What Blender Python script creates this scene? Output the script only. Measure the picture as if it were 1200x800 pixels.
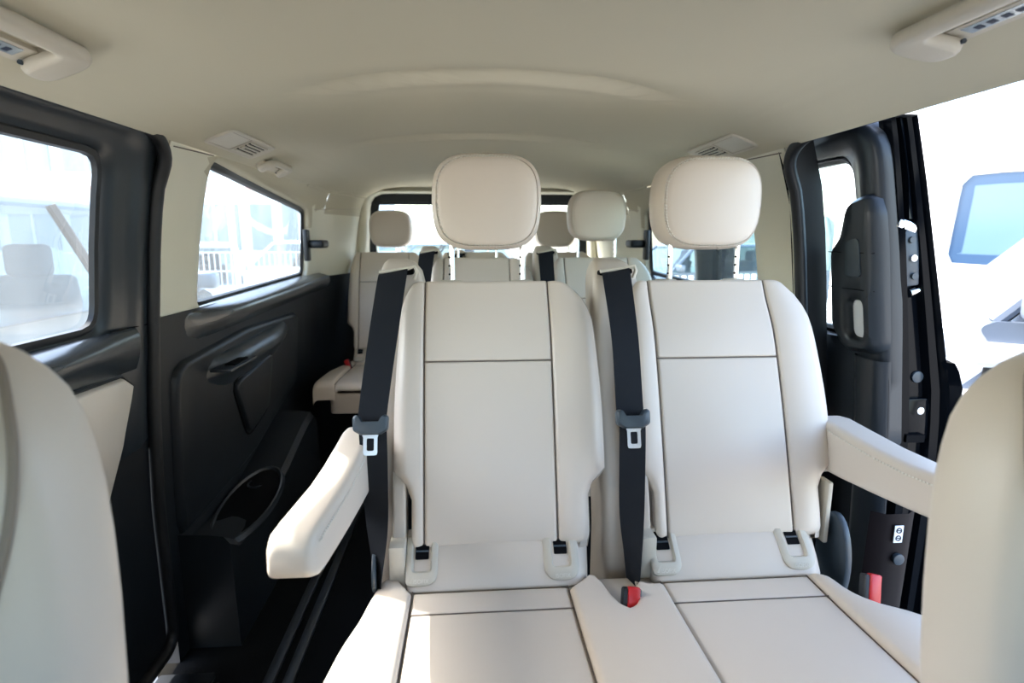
import bpy, bmesh, math, random
from mathutils import Vector, Matrix
random.seed(7)
for o in list(bpy.data.objects): bpy.data.objects.remove(o)
SC = bpy.context.scene
COL = SC.collection
# ------------------------------------------------------------------ camera
cam = bpy.data.cameras.new('camera'); cam.lens = 20.0; cam.sensor_width = 36.0
cam.clip_start = 0.02; cam.clip_end = 400
cam.dof.use_dof = True; cam.dof.focus_distance = 1.15; cam.dof.aperture_fstop = 4.0
co = bpy.data.objects.new('camera', cam); COL.objects.link(co)
co.location = (0, 0, 1.12)
co.rotation_euler = (math.radians(90-10.365), 0, math.radians(-4.218))
SC.camera = co
# ------------------------------------------------------------------ sky, sun, exposure
w = bpy.data.worlds.new('sky'); SC.world = w; w.use_nodes = True
nt = w.node_tree; nt.nodes.clear()
out = nt.nodes.new('ShaderNodeOutputWorld'); bg = nt.nodes.new('ShaderNodeBackground')
sk = nt.nodes.new('ShaderNodeTexSky'); sk.sky_type = 'NISHITA'; sk.sun_disc = False
sk.sun_elevation = math.radians(42); sk.sun_rotation = math.radians(-70)
sk.dust_density = 2.3; sk.air_density = 1.0
hs = nt.nodes.new('ShaderNodeHueSaturation'); hs.inputs['Saturation'].default_value = 0.95
nt.links.new(sk.outputs[0], hs.inputs['Color']); nt.links.new(hs.outputs[0], bg.inputs[0]); nt.links.new(bg.outputs[0], out.inputs[0])
bg.inputs[1].default_value = 0.80
SUN_DIR = Vector((0.70, -0.36, -0.70)).normalized()
sl = bpy.data.lights.new('sun', 'SUN'); sl.energy = 7.0; sl.angle = math.radians(0.6); sl.color = (1.0, 0.96, 0.9)
so = bpy.data.objects.new('sun', sl); COL.objects.link(so)
so.rotation_euler = SUN_DIR.to_track_quat('-Z', 'Y').to_euler(); so.location = (-20, 8, 20)
SC.view_settings.view_transform = 'Standard'; SC.view_settings.look = 'None'
SC.view_settings.gamma = 1.0; SC.view_settings.use_curve_mapping = False
SC.view_settings.exposure = 0.90
# ------------------------------------------------------------------ materials
MATS = {}
def mat(name, color, rough=0.5, metal=0.0, bump=None, var=0.0, spec=None, coat=0.0, vscale=4.0):
    if name in MATS: return MATS[name]
    m = bpy.data.materials.new(name); m.use_nodes = True; t = m.node_tree; b = t.nodes['Principled BSDF']
    b.inputs['Base Color'].default_value = (*color, 1); b.inputs['Roughness'].default_value = rough
    b.inputs['Metallic'].default_value = metal
    if spec is not None: b.inputs['Specular IOR Level'].default_value = spec
    if coat: b.inputs['Coat Weight'].default_value = coat; b.inputs['Coat Roughness'].default_value = 0.05
    tc = t.nodes.new('ShaderNodeTexCoord')
    if var:
        n = t.nodes.new('ShaderNodeTexNoise'); n.inputs['Scale'].default_value = vscale; n.inputs['Detail'].default_value = 4
        r = t.nodes.new('ShaderNodeMapRange'); r.inputs['To Min'].default_value = 1-var; r.inputs['To Max'].default_value = 1+var*0.6
        mx = t.nodes.new('ShaderNodeMix'); mx.data_type = 'RGBA'; mx.blend_type = 'MULTIPLY'; mx.inputs['Factor'].default_value = 1
        mx.inputs['A'].default_value = (*color, 1)
        t.links.new(tc.outputs['Object'], n.inputs['Vector']); t.links.new(n.outputs['Fac'], r.inputs['Value'])
        t.links.new(r.outputs[0], mx.inputs['B']); t.links.new(mx.outputs['Result'], b.inputs['Base Color'])
    if bump:
        kind, sc, st, dist = bump
        if kind == 'vor':
            x = t.nodes.new('ShaderNodeTexVoronoi'); x.inputs['Scale'].default_value = sc; o = x.outputs['Distance']
        else:
            x = t.nodes.new('ShaderNodeTexNoise'); x.inputs['Scale'].default_value = sc; x.inputs['Detail'].default_value = 3; o = x.outputs['Fac']
        bp = t.nodes.new('ShaderNodeBump'); bp.inputs['Strength'].default_value = st; bp.inputs['Distance'].default_value = dist
        t.links.new(tc.outputs['Object'], x.inputs['Vector']); t.links.new(o, bp.inputs['Height']); t.links.new(bp.outputs[0], b.inputs['Normal'])
    MATS[name] = m; return m
def glass(name, tint, dust, dustcol=(0.8, 0.85, 0.85), rough=0.0, speck=0.0):
    m = bpy.data.materials.new(name); m.use_nodes = True; t = m.node_tree; t.nodes.clear()
    o = t.nodes.new('ShaderNodeOutputMaterial'); tr = t.nodes.new('ShaderNodeBsdfTransparent'); tr.inputs[0].default_value = (*tint, 1)
    gl = t.nodes.new('ShaderNodeBsdfGlossy'); gl.inputs['Roughness'].default_value = rough
    fr = t.nodes.new('ShaderNodeFresnel'); ge = t.nodes.new('ShaderNodeNewGeometry'); mr = t.nodes.new('ShaderNodeMapRange'); mr.inputs['To Min'].default_value = 1.4; mr.inputs['To Max'].default_value = 1/1.4
    t.links.new(ge.outputs['Backfacing'], mr.inputs['Value']); t.links.new(mr.outputs[0], fr.inputs[0])
    m1 = t.nodes.new('ShaderNodeMixShader'); t.links.new(fr.outputs[0], m1.inputs[0]); t.links.new(tr.outputs[0], m1.inputs[1]); t.links.new(gl.outputs[0], m1.inputs[2])
    last = m1
    if dust:
        tl = t.nodes.new('ShaderNodeBsdfTranslucent'); tl.inputs[0].default_value = (*dustcol, 1)
        m2 = t.nodes.new('ShaderNodeMixShader'); tc = t.nodes.new('ShaderNodeTexCoord')
        n = t.nodes.new('ShaderNodeTexNoise'); n.inputs['Scale'].default_value = 9; n.inputs['Detail'].default_value = 8
        mp = t.nodes.new('ShaderNodeMapping'); mp.inputs['Scale'].default_value = (1, 1, 0.35)
        r = t.nodes.new('ShaderNodeMapRange'); r.inputs['From Min'].default_value = 0.3; r.inputs['From Max'].default_value = 0.75
        r.inputs['To Min'].default_value = dust*0.75; r.inputs['To Max'].default_value = dust*1.2+speck
        t.links.new(tc.outputs['Object'], mp.inputs[0]); t.links.new(mp.outputs[0], n.inputs['Vector']); t.links.new(n.outputs['Fac'], r.inputs['Value'])
        t.links.new(r.outputs[0], m2.inputs[0]); t.links.new(m1.outputs[0], m2.inputs[1]); t.links.new(tl.outputs[0], m2.inputs[2]); last = m2
    t.links.new(last.outputs[0], o.inputs[0]); MATS[name] = m; return m
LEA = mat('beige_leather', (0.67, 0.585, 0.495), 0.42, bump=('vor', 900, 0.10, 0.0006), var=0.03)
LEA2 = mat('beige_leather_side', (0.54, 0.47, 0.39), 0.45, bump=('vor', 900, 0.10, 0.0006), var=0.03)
PIP = mat('beige_piping', (0.42, 0.36, 0.29), 0.5)
GAP = mat('dark_seam_cloth', (0.16, 0.125, 0.10), 0.8)  # dark brown of the seam lines
THR = mat('stitch_thread', (0.72, 0.68, 0.6), 0.6)
HEAD = mat('headliner_cloth', (0.575, 0.53, 0.41), 0.95, bump=('noise', 500, 0.25, 0.0006), var=0.02, spec=0.1)
TRIM = mat('cream_trim_plastic', (0.76, 0.73, 0.60), 0.55, bump=('noise', 900, 0.12, 0.0004))
TRIM2 = mat('beige_plastic', (0.57, 0.52, 0.43), 0.5)
DARK = mat('charcoal_trim_plastic', (0.011, 0.014, 0.018), 0.42, spec=0.35, bump=('noise', 700, 0.15, 0.0004))
DARK2 = mat('charcoal_satin_plastic', (0.022, 0.028, 0.035), 0.32)
LEDGE = mat('satin_ledge_plastic', (0.03, 0.036, 0.042), 0.27, spec=0.7)
RUB = mat('black_rubber', (0.010, 0.011, 0.013), 0.45)
BLK = mat('flat_black', (0.004, 0.004, 0.005), 0.8, spec=0.1)
CARP = mat('black_carpet', (0.006, 0.007, 0.008), 0.95, bump=('noise', 300, 0.5, 0.002), spec=0.1)
BELT = mat('seat_belt_webbing', (0.008, 0.010, 0.014), 0.7, spec=0.25, bump=('noise', 1400, 0.3, 0.0004))
BKL = mat('buckle_plastic', (0.035, 0.05, 0.065), 0.35)
CHR = mat('chrome', (0.85, 0.87, 0.9), 0.08, 1.0)
STL = mat('brushed_steel', (0.7, 0.72, 0.75), 0.28, 1.0)
RED = mat('red_button', (0.55, 0.012, 0.015), 0.35)
GLOSS = mat('gloss_black_paint', (0.003, 0.004, 0.006), 0.10, spec=0.1)
WHP = mat('white_label', (0.85, 0.87, 0.88), 0.5)
SILL = mat('silver_label', (0.55, 0.62, 0.68), 0.25, 0.5)
INK = mat('label_ink', (0.02, 0.03, 0.06), 0.6)
G_DIRTY = glass('dusty_window_glass', (0.84, 0.90, 0.91), 0.05, speck=0.01)
G_REAR = glass('hazy_rear_glass', (0.88, 0.94, 0.94), 0.04)
G_TINT = glass('greenish_window_glass', (0.84, 0.94, 0.91), 0.02)
G_CLEAR = glass('clear_windscreen_glass', (0.9, 0.94, 0.93), 0.0)
G_DARK = glass('light_cutting_front_glass', (0.25, 0.28, 0.28), 0.0)  # dark tint added to cut daylight reaching the front headliner
G_CAR = glass('car_glass', (0.45, 0.55, 0.58), 0.04, rough=0.0)
# ------------------------------------------------------------------ helpers
CX = 0.05
def link(o): COL.objects.link(o); return o
def wloc(o):
    v = Vector((0, 0, 0))
    while o: v += o.location; o = o.parent
    return v
def empty(name, loc=(0, 0, 0)):
    o = link(bpy.data.objects.new(name, None)); o.location = loc; o.empty_display_size = 0.05; return o
def tag(o, label=None, cat=None, group=None, kind=None):
    if label: o['label'] = label
    if cat: o['category'] = cat
    if group: o['group'] = group
    if kind: o['kind'] = kind
    return o
def thing(name, loc, label, cat, group=None): return tag(empty(name, loc), label, cat, group)
class MB:
    def __init__(s): s.v = []; s.f = []
    def add(s, vs, fs):
        n = len(s.v); s.v += [tuple(p) for p in vs]; s.f += [tuple(i+n for i in f) for f in fs]; return s
    def loft(s, loops, closed=True, cap0=False, cap1=False, ring=False):
        n = len(loops[0]); vs = [p for l in loops for p in l]; fs = []
        K = len(loops)
        for k in range(K if ring else K-1):
            a = k*n; b = ((k+1) % K)*n
            for i in range(n if closed else n-1):
                j = (i+1) % n; fs.append((a+i, a+j, b+j, b+i))
        if cap0: fs.append(tuple(range(n))[::-1])
        if cap1: fs.append(tuple((K-1)*n+i for i in range(n)))
        return s.add(vs, fs)
    def box(s, c, d, R=None):
        x, y, z = d[0]/2, d[1]/2, d[2]/2; vs = [Vector((a*x, b*y, e*z)) for a in (-1, 1) for b in (-1, 1) for e in (-1, 1)]
        if R: vs = [R @ v for v in vs]
        return s.add([v+Vector(c) for v in vs], [(0, 1, 3, 2), (4, 6, 7, 5), (0, 4, 5, 1), (2, 3, 7, 6), (0, 2, 6, 4), (1, 5, 7, 3)])
    def tube(s, pts, r, n=10, closed=False, caps=True, sq=1.0):
        pts = [Vector(p) for p in pts]; K = len(pts); loops = []; up = None
        for k in range(K):
            if closed: t = pts[(k+1) % K]-pts[k-1]
            else: t = pts[min(k+1, K-1)]-pts[max(k-1, 0)]
            t.normalize()
            if up is None:
                up = Vector((0, 0, 1)) if abs(t.z) < 0.9 else Vector((0, 1, 0))
            a = (up - t*up.dot(t)).normalized(); up = a; b = t.cross(a)
            rr = r[k] if isinstance(r, (list, tuple)) else r
            loops.append([pts[k]+a*math.cos(q)*rr*sq+b*math.sin(q)*rr for q in [2*math.pi*i/n for i in range(n)]])
        return s.loft(loops, ring=closed, cap0=caps and not closed, cap1=caps and not closed)
    def cyl(s, c, ax, r, h, n=20, r2=None):
        ax = Vector(ax).normalized(); c = Vector(c)
        u = ax.cross(Vector((0, 0, 1)) if abs(ax.z) < 0.9 else Vector((1, 0, 0))).normalized(); v = ax.cross(u); r2 = r if r2 is None else r2
        L = [[c+ax*k*h+(u*math.cos(q)+v*math.sin(q))*rr for q in [2*math.pi*i/n for i in range(n)]] for k, rr in ((-.5, r), (.5, r2))]
        return s.loft(L, cap0=True, cap1=True)
    def build(s, name, m, parent=None, smooth=True, bevel=0, seg=2, sharp=40, sub=0, label=None):
        off = wloc(parent) if parent else Vector((0, 0, 0))
        me = bpy.data.meshes.new(name); me.from_pydata([tuple(Vector(p)-off) for p in s.v], [], s.f)
        bm = bmesh.new(); bm.from_mesh(me)
        bmesh.ops.remove_doubles(bm, verts=bm.verts, dist=1e-6)
        if bevel:
            es = [e for e in bm.edges if len(e.link_faces) == 2 and e.calc_face_angle(0) > math.radians(35)]
            bmesh.ops.bevel(bm, geom=es, offset=bevel, segments=seg, profile=0.5, affect='EDGES', clamp_overlap=True)
        bmesh.ops.recalc_face_normals(bm, faces=bm.faces)
        bm.to_mesh(me); bm.free()
        if smooth:
            me.polygons.foreach_set('use_smooth', [True]*len(me.polygons)); me.set_sharp_from_angle(angle=math.radians(sharp))
        me.materials.append(m); o = link(bpy.data.objects.new(name, me)); o.parent = parent
        if sub:
            md = o.modifiers.new('sub', 'SUBSURF'); md.levels = sub; md.render_levels = sub
        if label: o['label'] = label
        return o
def kids(o): return [c for c in COL.objects if c.parent == o]
def copy_tree(o, parent=None):
    c = o.copy(); link(c); c.parent = parent
    for ch in kids(o): copy_tree(ch, c)
    return c
def lerp(a, b, t): return a+(b-a)*t
def interp(tab, x):
    if x <= tab[0][0]: return tab[0][1]
    for (a, p), (b, q) in zip(tab, tab[1:]):
        if x <= b: return p+(q-p)*(x-a)/(b-a)
    return tab[-1][1]
def sm(x): x = max(0, min(1, x)); return x*x*(3-2*x)
def rpoly(pts, seg=6):
    """rounded 2D polygon: pts = (x, y, radius)"""
    out = []; n = len(pts)
    for i in range(n):
        p = Vector(pts[i][:2]); r = pts[i][2] if len(pts[i]) > 2 else 0
        a = Vector(pts[i-1][:2]); b = Vector(pts[(i+1) % n][:2])
        if r <= 0: out.append(p); continue
        u = (a-p).normalized(); v = (b-p).normalized(); ang = math.acos(max(-1, min(1, u.dot(v))))
        d = min(r/math.tan(ang/2), (a-p).length*.49, (b-p).length*.49)
        s0 = p+u*d; s1 = p+v*d
        for k in range(seg+1):
            t = k/seg; out.append(s0*(1-t)**2+p*2*t*(1-t)+s1*t*t)
    return out
def radial(poly, N, c, snap=()):
    """sample a star-shaped 2D polygon at N angles about c"""
    c = Vector(c); res = []; n = len(poly); angs = [2*math.pi*i/N for i in range(N)]
    for p in snap:
        a = math.atan2(p[1]-c.y, p[0]-c.x) % (2*math.pi); k = min(range(N), key=lambda i: abs(angs[i]-a)); angs[k] = a
    for a in angs:
        d = Vector((math.cos(a), math.sin(a))); best = 0
        for i in range(n):
            p = Vector(poly[i])-c; q = Vector(poly[(i+1) % n])-c; e = q-p; den = d.x*e.y-d.y*e.x
            if abs(den) < 1e-12: continue
            t = (p.x*e.y-p.y*e.x)/den; s = (p.x*d.y-p.y*d.x)/den
            if t > 0 and -1e-6 <= s <= 1+1e-6: best = max(best, t)
        res.append(c+d*best)
    return res
def grow(poly, d):
    """offset a closed 2D loop outward by d (counter-clockwise or clockwise agnostic)"""
    n = len(poly); area = sum(poly[i][0]*poly[(i+1) % n][1]-poly[(i+1) % n][0]*poly[i][1] for i in range(n)); s = 1 if area > 0 else -1; out = []
    for i in range(n):
        a = Vector(poly[i-1]); b = Vector(poly[(i+1) % n]); t = b-a
        if t.length < 1e-9: out.append(Vector(poly[i])); continue
        t.normalize(); out.append(Vector(poly[i])+Vector((t.y, -t.x))*d*s)
    return out
# ------------------------------------------------------------------ van body: section of the cabin
WT = [(0, .84), (.45, .838), (.70, .822), (.93, .80), (1.10, .780), (1.20, .764), (1.27, .750), (1.31, .736), (1.335, .720), (1.35, .721), (1.40, .715)]
def W(z): return interp(WT, z)
CEIL = [(0, 1.415), (.2, 1.413), (.4, 1.405), (.52, 1.398), (.57, 1.391), (.61, 1.382), (.65, 1.368), (.68, 1.356), (.705, 1.344), (.720, 1.335)]
def wallpt(side, y, z, inn=0.0):
    w = W(z)-inn
    if y > 2.75: w -= 0.11*sm((y-2.75)/0.55)
    return Vector((CX+side*w, y, z))
def ring(side, outer, hole, N, c, steps, inn0=0.0, inn1=0.0, depth=0.04, snap=()):
    """a patch of side wall between an outer outline and a hole, with a return into the hole"""
    A = radial(outer, N, c, snap); B = radial(hole, N, c)
    L = []
    for k in range(steps+1):
        t = k/steps; L.append([wallpt(side, *(a*(1-t)+b*t), lerp(inn0, inn1, t)) for a, b in zip(A, B)])
    Bi = grow(B, -0.006)
    L.append([wallpt(side, *b, inn1-0.006) for b in Bi]); L.append([wallpt(side, *b, inn1-depth) for b in Bi])
    return L
def rect(y0, y1, z0, z1): return [(y0, z0), (y1, z0), (y1, z1), (y0, z1)]
def wall_grid(mb, side, y0, y1, z0, z1, ny=8, nz=8, inn=0.0, th=0.025):
    for t in (0, th):
        L = [[wallpt(side, lerp(y0, y1, i/ny), lerp(z0, z1, k/nz), inn-t) for i in range(ny+1)] for k in range(nz+1)]
        mb.loft(L, closed=False)
def panel2d(mb, side, poly, inn0, inn1, edge=0.006, N=64, c=None, crown=0.0, steps=4):
    """a raised trim plate on the side wall with a rounded edge"""
    if c is None: c = (sum(p[0] for p in poly)/len(poly), sum(p[1] for p in poly)/len(poly))
    A = radial(poly, N, c); L = [[wallpt(side, *p, inn0) for p in A]]
    for q in (0.0, 0.3, 0.6, 0.85, 1.0):
        G = grow(A, -edge*(1-math.cos(q*math.pi/2))); L.append([wallpt(side, *p, lerp(inn0, inn1, math.sin(q*math.pi/2))) for p in G])
    last = grow(A, -edge); C = Vector(c)
    for k in range(1, steps+1):
        t = k/steps*0.98; L.append([wallpt(side, *(p*(1-t)+C*t), inn1+crown*math.sin(t*math.pi/2)) for p in last])
    mb.loft(L, cap1=True); return mb
# ---- floor
f = MB(); f.box((CX, 1.2, -0.02), (1.68, 4.2, 0.04)); tag(f.build('floor', CARP), kind='structure', label='black carpeted van floor')
fl = bpy.data.objects['floor']
for x in (-0.525, -0.475, 0.0, 0.30, 0.66):
    MB().box((x, 1.9, 0.006), (0.028, 2.6, 0.012)).build('seat_rail', DARK2, fl, bevel=0.003)
MB().box((-0.74, 0.9, 0.004), (0.14, 0.9, 0.02)).build('door_step', DARK, fl, bevel=0.006)
# ---- ceiling
def ridge(x, y):
    z = 0
    for yc, hw, A in ((1.155, 0.46, 0.021), (1.80, 0.50, 0.017), (2.75, 0.45, 0.006)):
        dx = abs(x)/hw
        if dx < 1:
            d = y-(yc+0.13*(x/0.42)**2); k = sm((1-dx)/0.45)
            if -0.11 < d <= 0: z += A*k*((d+0.11)/0.11)**1.5
            elif 0 < d < 0.02: z += A*k*(1-sm(d/0.02))
            if 0.035 < d < 0.09: z += 0.0015*k*math.sin((d-0.035)/0.055*math.pi)
    return z
L = []
xs = [-x for x, _ in CEIL[::-1]]+[x for x, _ in CEIL[1:]]
xx = []
for a, b in zip(xs, xs[1:]): xx += [lerp(a, b, t/4) for t in range(4)]
xx.append(xs[-1])
NY = 520
for k in range(NY+1):
    y = lerp(-0.9, 3.34, k/NY); drop = 0.03*sm((y-2.9)/0.4)
    row = []
    for x in xx:
        w = 1.0
        z = interp(CEIL, abs(x))+ridge(x, y)-drop*(1-abs(x)/0.72)
        xs_ = x*(1-(0.11/0.72)*sm((y-2.75)/0.55)) if y > 2.75 else x
        row.append(Vector((CX+xs_, y, z)))
    L.append(row)
cl = MB(); cl.loft(L, closed=False); cl.loft([[p+Vector((0, 0, 0.05)) for p in r] for r in (L[0], L[NY//2], L[-1])], closed=False)
tag(cl.build('ceiling', HEAD, sharp=60), kind='structure', label='beige moulded headliner')
ceil = bpy.data.objects['ceiling']
# ---- left wall
QW = rpoly([(1.61, .917, .05), (2.715, .94, .04), (2.70, 1.10, .03), (2.655, 1.250, .07), (1.64, 1.335, .02)], 6)
QWc = (2.1, 1.10)
def side_rear(side, nm):
    s = MB()
    o = rect(1.405, 2.86, .915, 1.337)
    s.loft(ring(side, o, QW, 120, QWc, 5, depth=0.035, snap=o))
    s.loft([[wallpt(side, lerp(2.86, 3.33, i/10), lerp(.915, 1.337, k/8)) for i in range(11)] for k in range(9)], closed=False)
    r = tag(s.build(nm, TRIM, sharp=50), kind='structure', label='cream upper side trim around the rear quarter window')
    q = MB(); q.loft([[wallpt(side, 1.405, lerp(0, 1.36, k/12), t) for t in (.003, -.02, -.075)] for k in range(13)], closed=False)
    q.build('pillar_return', RUB, r, sharp=50)
    q = MB(); wall_grid(q, side, 1.405, 3.33, 0, .93, 20, 10, inn=0.003)
    q.build('lower_side_trim', DARK, r, sharp=50, label='charcoal lower side trim')
    g = MB(); A = radial(QW, 120, QWc); B0 = grow(A, 0.015); B1 = grow(A, -0.005); B2 = grow(A, -0.020); B3 = grow(A, -0.024)
    g.loft([[wallpt(side, *p, i) for p in B] for B, i in ((B0, -.03), (B1, -.022), (B2, -.022), (B3, -.032))])
    g.build('window_gasket', RUB, r)
    gl = MB(); gl.loft([[wallpt(side, *(p*(1-t)+Vector(QWc)*t), -.036) for p in B0] for t in (0, .4, .8, .97)], cap1=True)
    wn = tag(gl.build('window_1' if side < 0 else 'window_2', G_DIRTY if side < 0 else G_TINT), kind='structure', label='rear quarter window pane on the left side' if side < 0 else 'rear quarter window pane on the right side')
    # sill ledge below the window
    e = MB(); L = []
    for d, zz in ((-.035, .927), (-.012, .928), (0.0, .926), (.022, .921), (.044, .914), (.054, .905), (.056, .885), (.042, .86), (.001, .835)):
        L.append([wallpt(side, lerp(1.50, 2.86, i/24), zz+0.024*i/24, d*sm(i/6)) for i in range(25)])
    e.loft(L, closed=False); e.build('window_ledge', LEDGE, r, sharp=60)
    # dark latch of the hinged window
    l = thing('window_latch', tuple(wallpt(side, 2.70, 1.085, 0)), 'black plastic latch at the rear edge of the left quarter window' if side < 0 else 'black plastic latch at the rear edge of the right quarter window', 'latch', 'quarter window latches')
    b = MB(); p = wallpt(side, 2.665, 1.085, 0.0); b.box(p, (.02, .05, .14)); b.build('latch_base', RUB, l, bevel=.006)
    b = MB(); p = wallpt(side, 2.72, 1.09, 0.035); b.box(p, (.075, .11, .036)); b.build('latch_handle', DARK, l, bevel=.012, seg=3)
    return r
wl = side_rear(-1, 'wall_left')
wr = side_rear(1, 'wall_right')
# front part of both side walls with the front door windows (out of view)
FW = rpoly([(-.75, .93, .06), (.20, .93, .06), (.20, 1.29, .06), (-.45, 1.29, .15)], 5)
for side, par in ((-1, wl), (1, wr)):
    s = MB(); o = rect(-.9, .33, .03, 1.345); s.loft(ring(side, o, FW, 90, (-.2, 1.1), 4, snap=o)); s.build('front_door_trim', DARK, par, sharp=50)
    e = MB(); e.loft([[wallpt(side, .33, lerp(.03, 1.345, k/8), t) for t in (0, -.06)] for k in range(9)], closed=False); e.build('pillar_edge', DARK, par)
    e = MB(); FB = radial(FW, 60, (-.2, 1.1)); e.loft([[wallpt(side, *(p*(1-t)+Vector((-.2, 1.1))*t), -.02) for p in FB] for t in (0, .95)], cap1=True); e.build('front_door_glass', G_DARK, par)
# beige pillar seam where the headliner meets the pillar trim
for side, par in ((-1, wl), (1, wr)):
    MB().tube([wallpt(side, lerp(1.42, 1.62, i/6), 1.326+.006*i/6, 0.001) for i in range(7)], 0.0014, 6).build('headliner_seam', GAP, par)
    MB().tube([wallpt(side, lerp(2.72, 3.28, i/8), 1.245+.03*i/8, 0.001) for i in range(9)], 0.0014, 6).build('headliner_seam', PIP, par)
    me = par.data; me.materials.append(HEAD)
    for p_ in me.polygons:
        if p_.center.y > 1.62 and p_.center.z > (1.25 if p_.center.y > 2.7 else 1.16): p_.material_index = 1
# black seal round the sliding door openings
def opening_seal(side, par):
    P = rpoly([(.34, .06, .05), (1.405, .06, .06), (1.405, 1.352, .12), (.34, 1.352, .05)], 12)
    pts = []
    for i in range(len(P)):
        p, q = P[i], P[(i+1) % len(P)]; n = max(1, int((q-p).length/0.05))
        for k in range(n): pts.append(p.lerp(q, k/n))
    def pt(p):
        z = p[1]; v = wallpt(side, p[0], z, 0.0)
        if z > 1.22: v.x = CX+side*lerp(W(z), .722, sm((z-1.22)/.12))
        return v
    MB().tube([pt(p)+Vector((side*0.006, 0, 0)) for p in pts], 0.015, 10, closed=True).build('door_opening_seal', RUB, par)
    # corner infill of the rounded opening
    s = MB()
    c = [pt(p)+Vector((side*0.006, 0, 0)) for p in pts if p[0] > 1.30 and p[1] > 1.25]
    corner = wallpt(side, 1.43, 1.37, 0.0)
    c2 = [p.lerp(corner, 0.9) for p in c]; s.loft([c, c2], closed=False); s.build('corner_trim', HEAD, par)
    # outer body rail above the opening
    r = MB(); r.box((CX+side*0.765, 0.87, 1.385), (.08, 1.16, .05)); r.build('roof_rail', GLOSS, par, bevel=.01)
opening_seal(-1, wl); opening_seal(1, wr)
for side, par in ((-1, wl), (1, wr)):
    MB().tube([wallpt(side, lerp(2.5, 3.3, i/16), 1.335, -.003)+Vector((0, 0, .003)) for i in range(17)], .009, 8).build('leak_stop_bead', HEAD, par)  # bead added to close a light leak along the ceiling edge
# outer skin of the body so the cabin is closed
sk_ = MB()
for side in (-1, 1):
    sk_.loft([[wallpt(side, y, z, -.062) for y in (1.41, 2.0, 2.8, 3.4)] for z in (-.1, .3, .6, .88)], closed=False)
sk_.build('outer_panel', GLOSS, wl)
# ---- rear wall with tailgate window
RW = rpoly([(-.575, .86, .09), (.69, .86, .09), (.665, 1.36, .09), (-.545, 1.36, .09)], 8)
RWc = (CX, 1.12)
def rearpt(x, z, d=0.0): return Vector((x, 3.30-d, z))
A = radial([(-.72, .25), (.82, .25), (.80, 1.40), (-.70, 1.40)], 120, RWc, snap=[(-.72, .25), (.82, .25), (.80, 1.40), (-.70, 1.40)])
B = radial(RW, 120, RWc)
s = MB(); Lr = [[rearpt(*p, 0.0) for p in A]]
for t, d in ((.0, 0), (.35, 0), (.45, .004), (.6, .035), (.75, .045), (.9, .04), (1, .01)): Lr.append([rearpt(*(a*(1-t)+b*t), d) for a, b in zip(A, B)])
Lr.append([rearpt(*p, -.03) for p in B])
s.loft(Lr); wb = tag(s.build('wall_back', TRIM, sharp=60), kind='structure', label='cream tailgate surround at the back of the van')
q = MB(); q.box((CX, 3.285, .42), (1.5, .03, .84)); q.build('tailgate_lower_trim', DARK, wb)
G0 = grow(B, .01); G1 = grow(B, -.045)
g = MB(); g.loft([[rearpt(*p, -.02) for p in G0], [rearpt(*p, -.015) for p in G1], [rearpt(*p, -.03) for p in G1]]); g.build('window_frame', DARK, wb)
MB().box((CX, 3.335, 1.325), (1.18, .02, .05)).build('wiper_cover', DARK, wb, bevel=.008)
gl = MB(); gl.loft([[rearpt(*(p*(1-t)+Vector(RWc)*t), -.035) for p in G0] for t in (0, .9)], cap1=True)
tag(gl.build('window_3', G_REAR), kind='structure', label='tailgate window pane')
# windscreen and bulkhead in front of the camera (behind the viewer)
s = MB(); s.box((CX, -.9, .45), (1.68, .06, .9)); tag(s.build('wall_front', DARK, bevel=.02), kind='structure', label='dark dashboard bulkhead')
gl = MB(); gl.box((CX, -.89, 1.35), (1.5, .03, .17)); gl.build('light_block_header', HEAD, bpy.data.objects['wall_front'])  # unseen header added to cut sky light on headrests and front ceiling
gl = MB(); gl.add([(CX-.78, -.92, .9), (CX+.78, -.92, .9), (CX+.72, -.90, 1.28), (CX-.72, -.90, 1.28)], [(0, 1, 2, 3)]); tag(gl.build('window_4', G_CLEAR), kind='structure', label='windscreen')
# ------------------------------------------------------------------ left sliding door (closed)
door = tag(empty('door_1', (-.80, .87, 0)), kind='structure', label='closed left sliding door with charcoal frame')
DW = rpoly([(.42, .925, .06), (1.245, .925, .055), (1.245, 1.292, .055), (.42, 1.30, .05)], 8); DWc = (.85, 1.11)
DO = rpoly([(.345, .60, .02), (1.415, .60, .02), (1.415, 1.365, .10), (.345, 1.365, .04)], 10)
N = 140; A = radial(DO, N, DWc); B = radial(DW, N, DWc)
def dp(p, inn): return wallpt(-1, p[0], p[1], inn)
Ls = [[dp(p, -.05) for p in A], [dp(p, -.022) for p in A]]
for t, i in ((.12, -.012), (.3, -.010), (.42, -.012), (.5, -.018), (.62, -.020), (.8, -.021), (.92, -.024), (1, -.034)): Ls.append([dp(a*(1-t)+b*t, i) for a, b in zip(A, B)])
s = MB(); s.loft(Ls); s.build('window_surround', DARK2, door, sharp=50)
g = MB(); g.loft([[dp(p, i) for p in grow(B, d)] for d, i in ((.008, -.036), (-.002, -.030), (-.012, -.032), (-.014, -.042))]); g.build('window_gasket', RUB, door)
gl = MB(); gl.loft([[dp(p*(1-t)+Vector(DWc)*t, -.044) for p in grow(B, .008)] for t in (0, .4, .8, .97)], cap1=True)
gl.build('window_pane', G_DIRTY, door)
MB().tube([dp((1.25+.14*i/8, .922-.004*i/8), -.012) for i in range(9)], .0015, 5).build('trim_joint', BLK, door)
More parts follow.
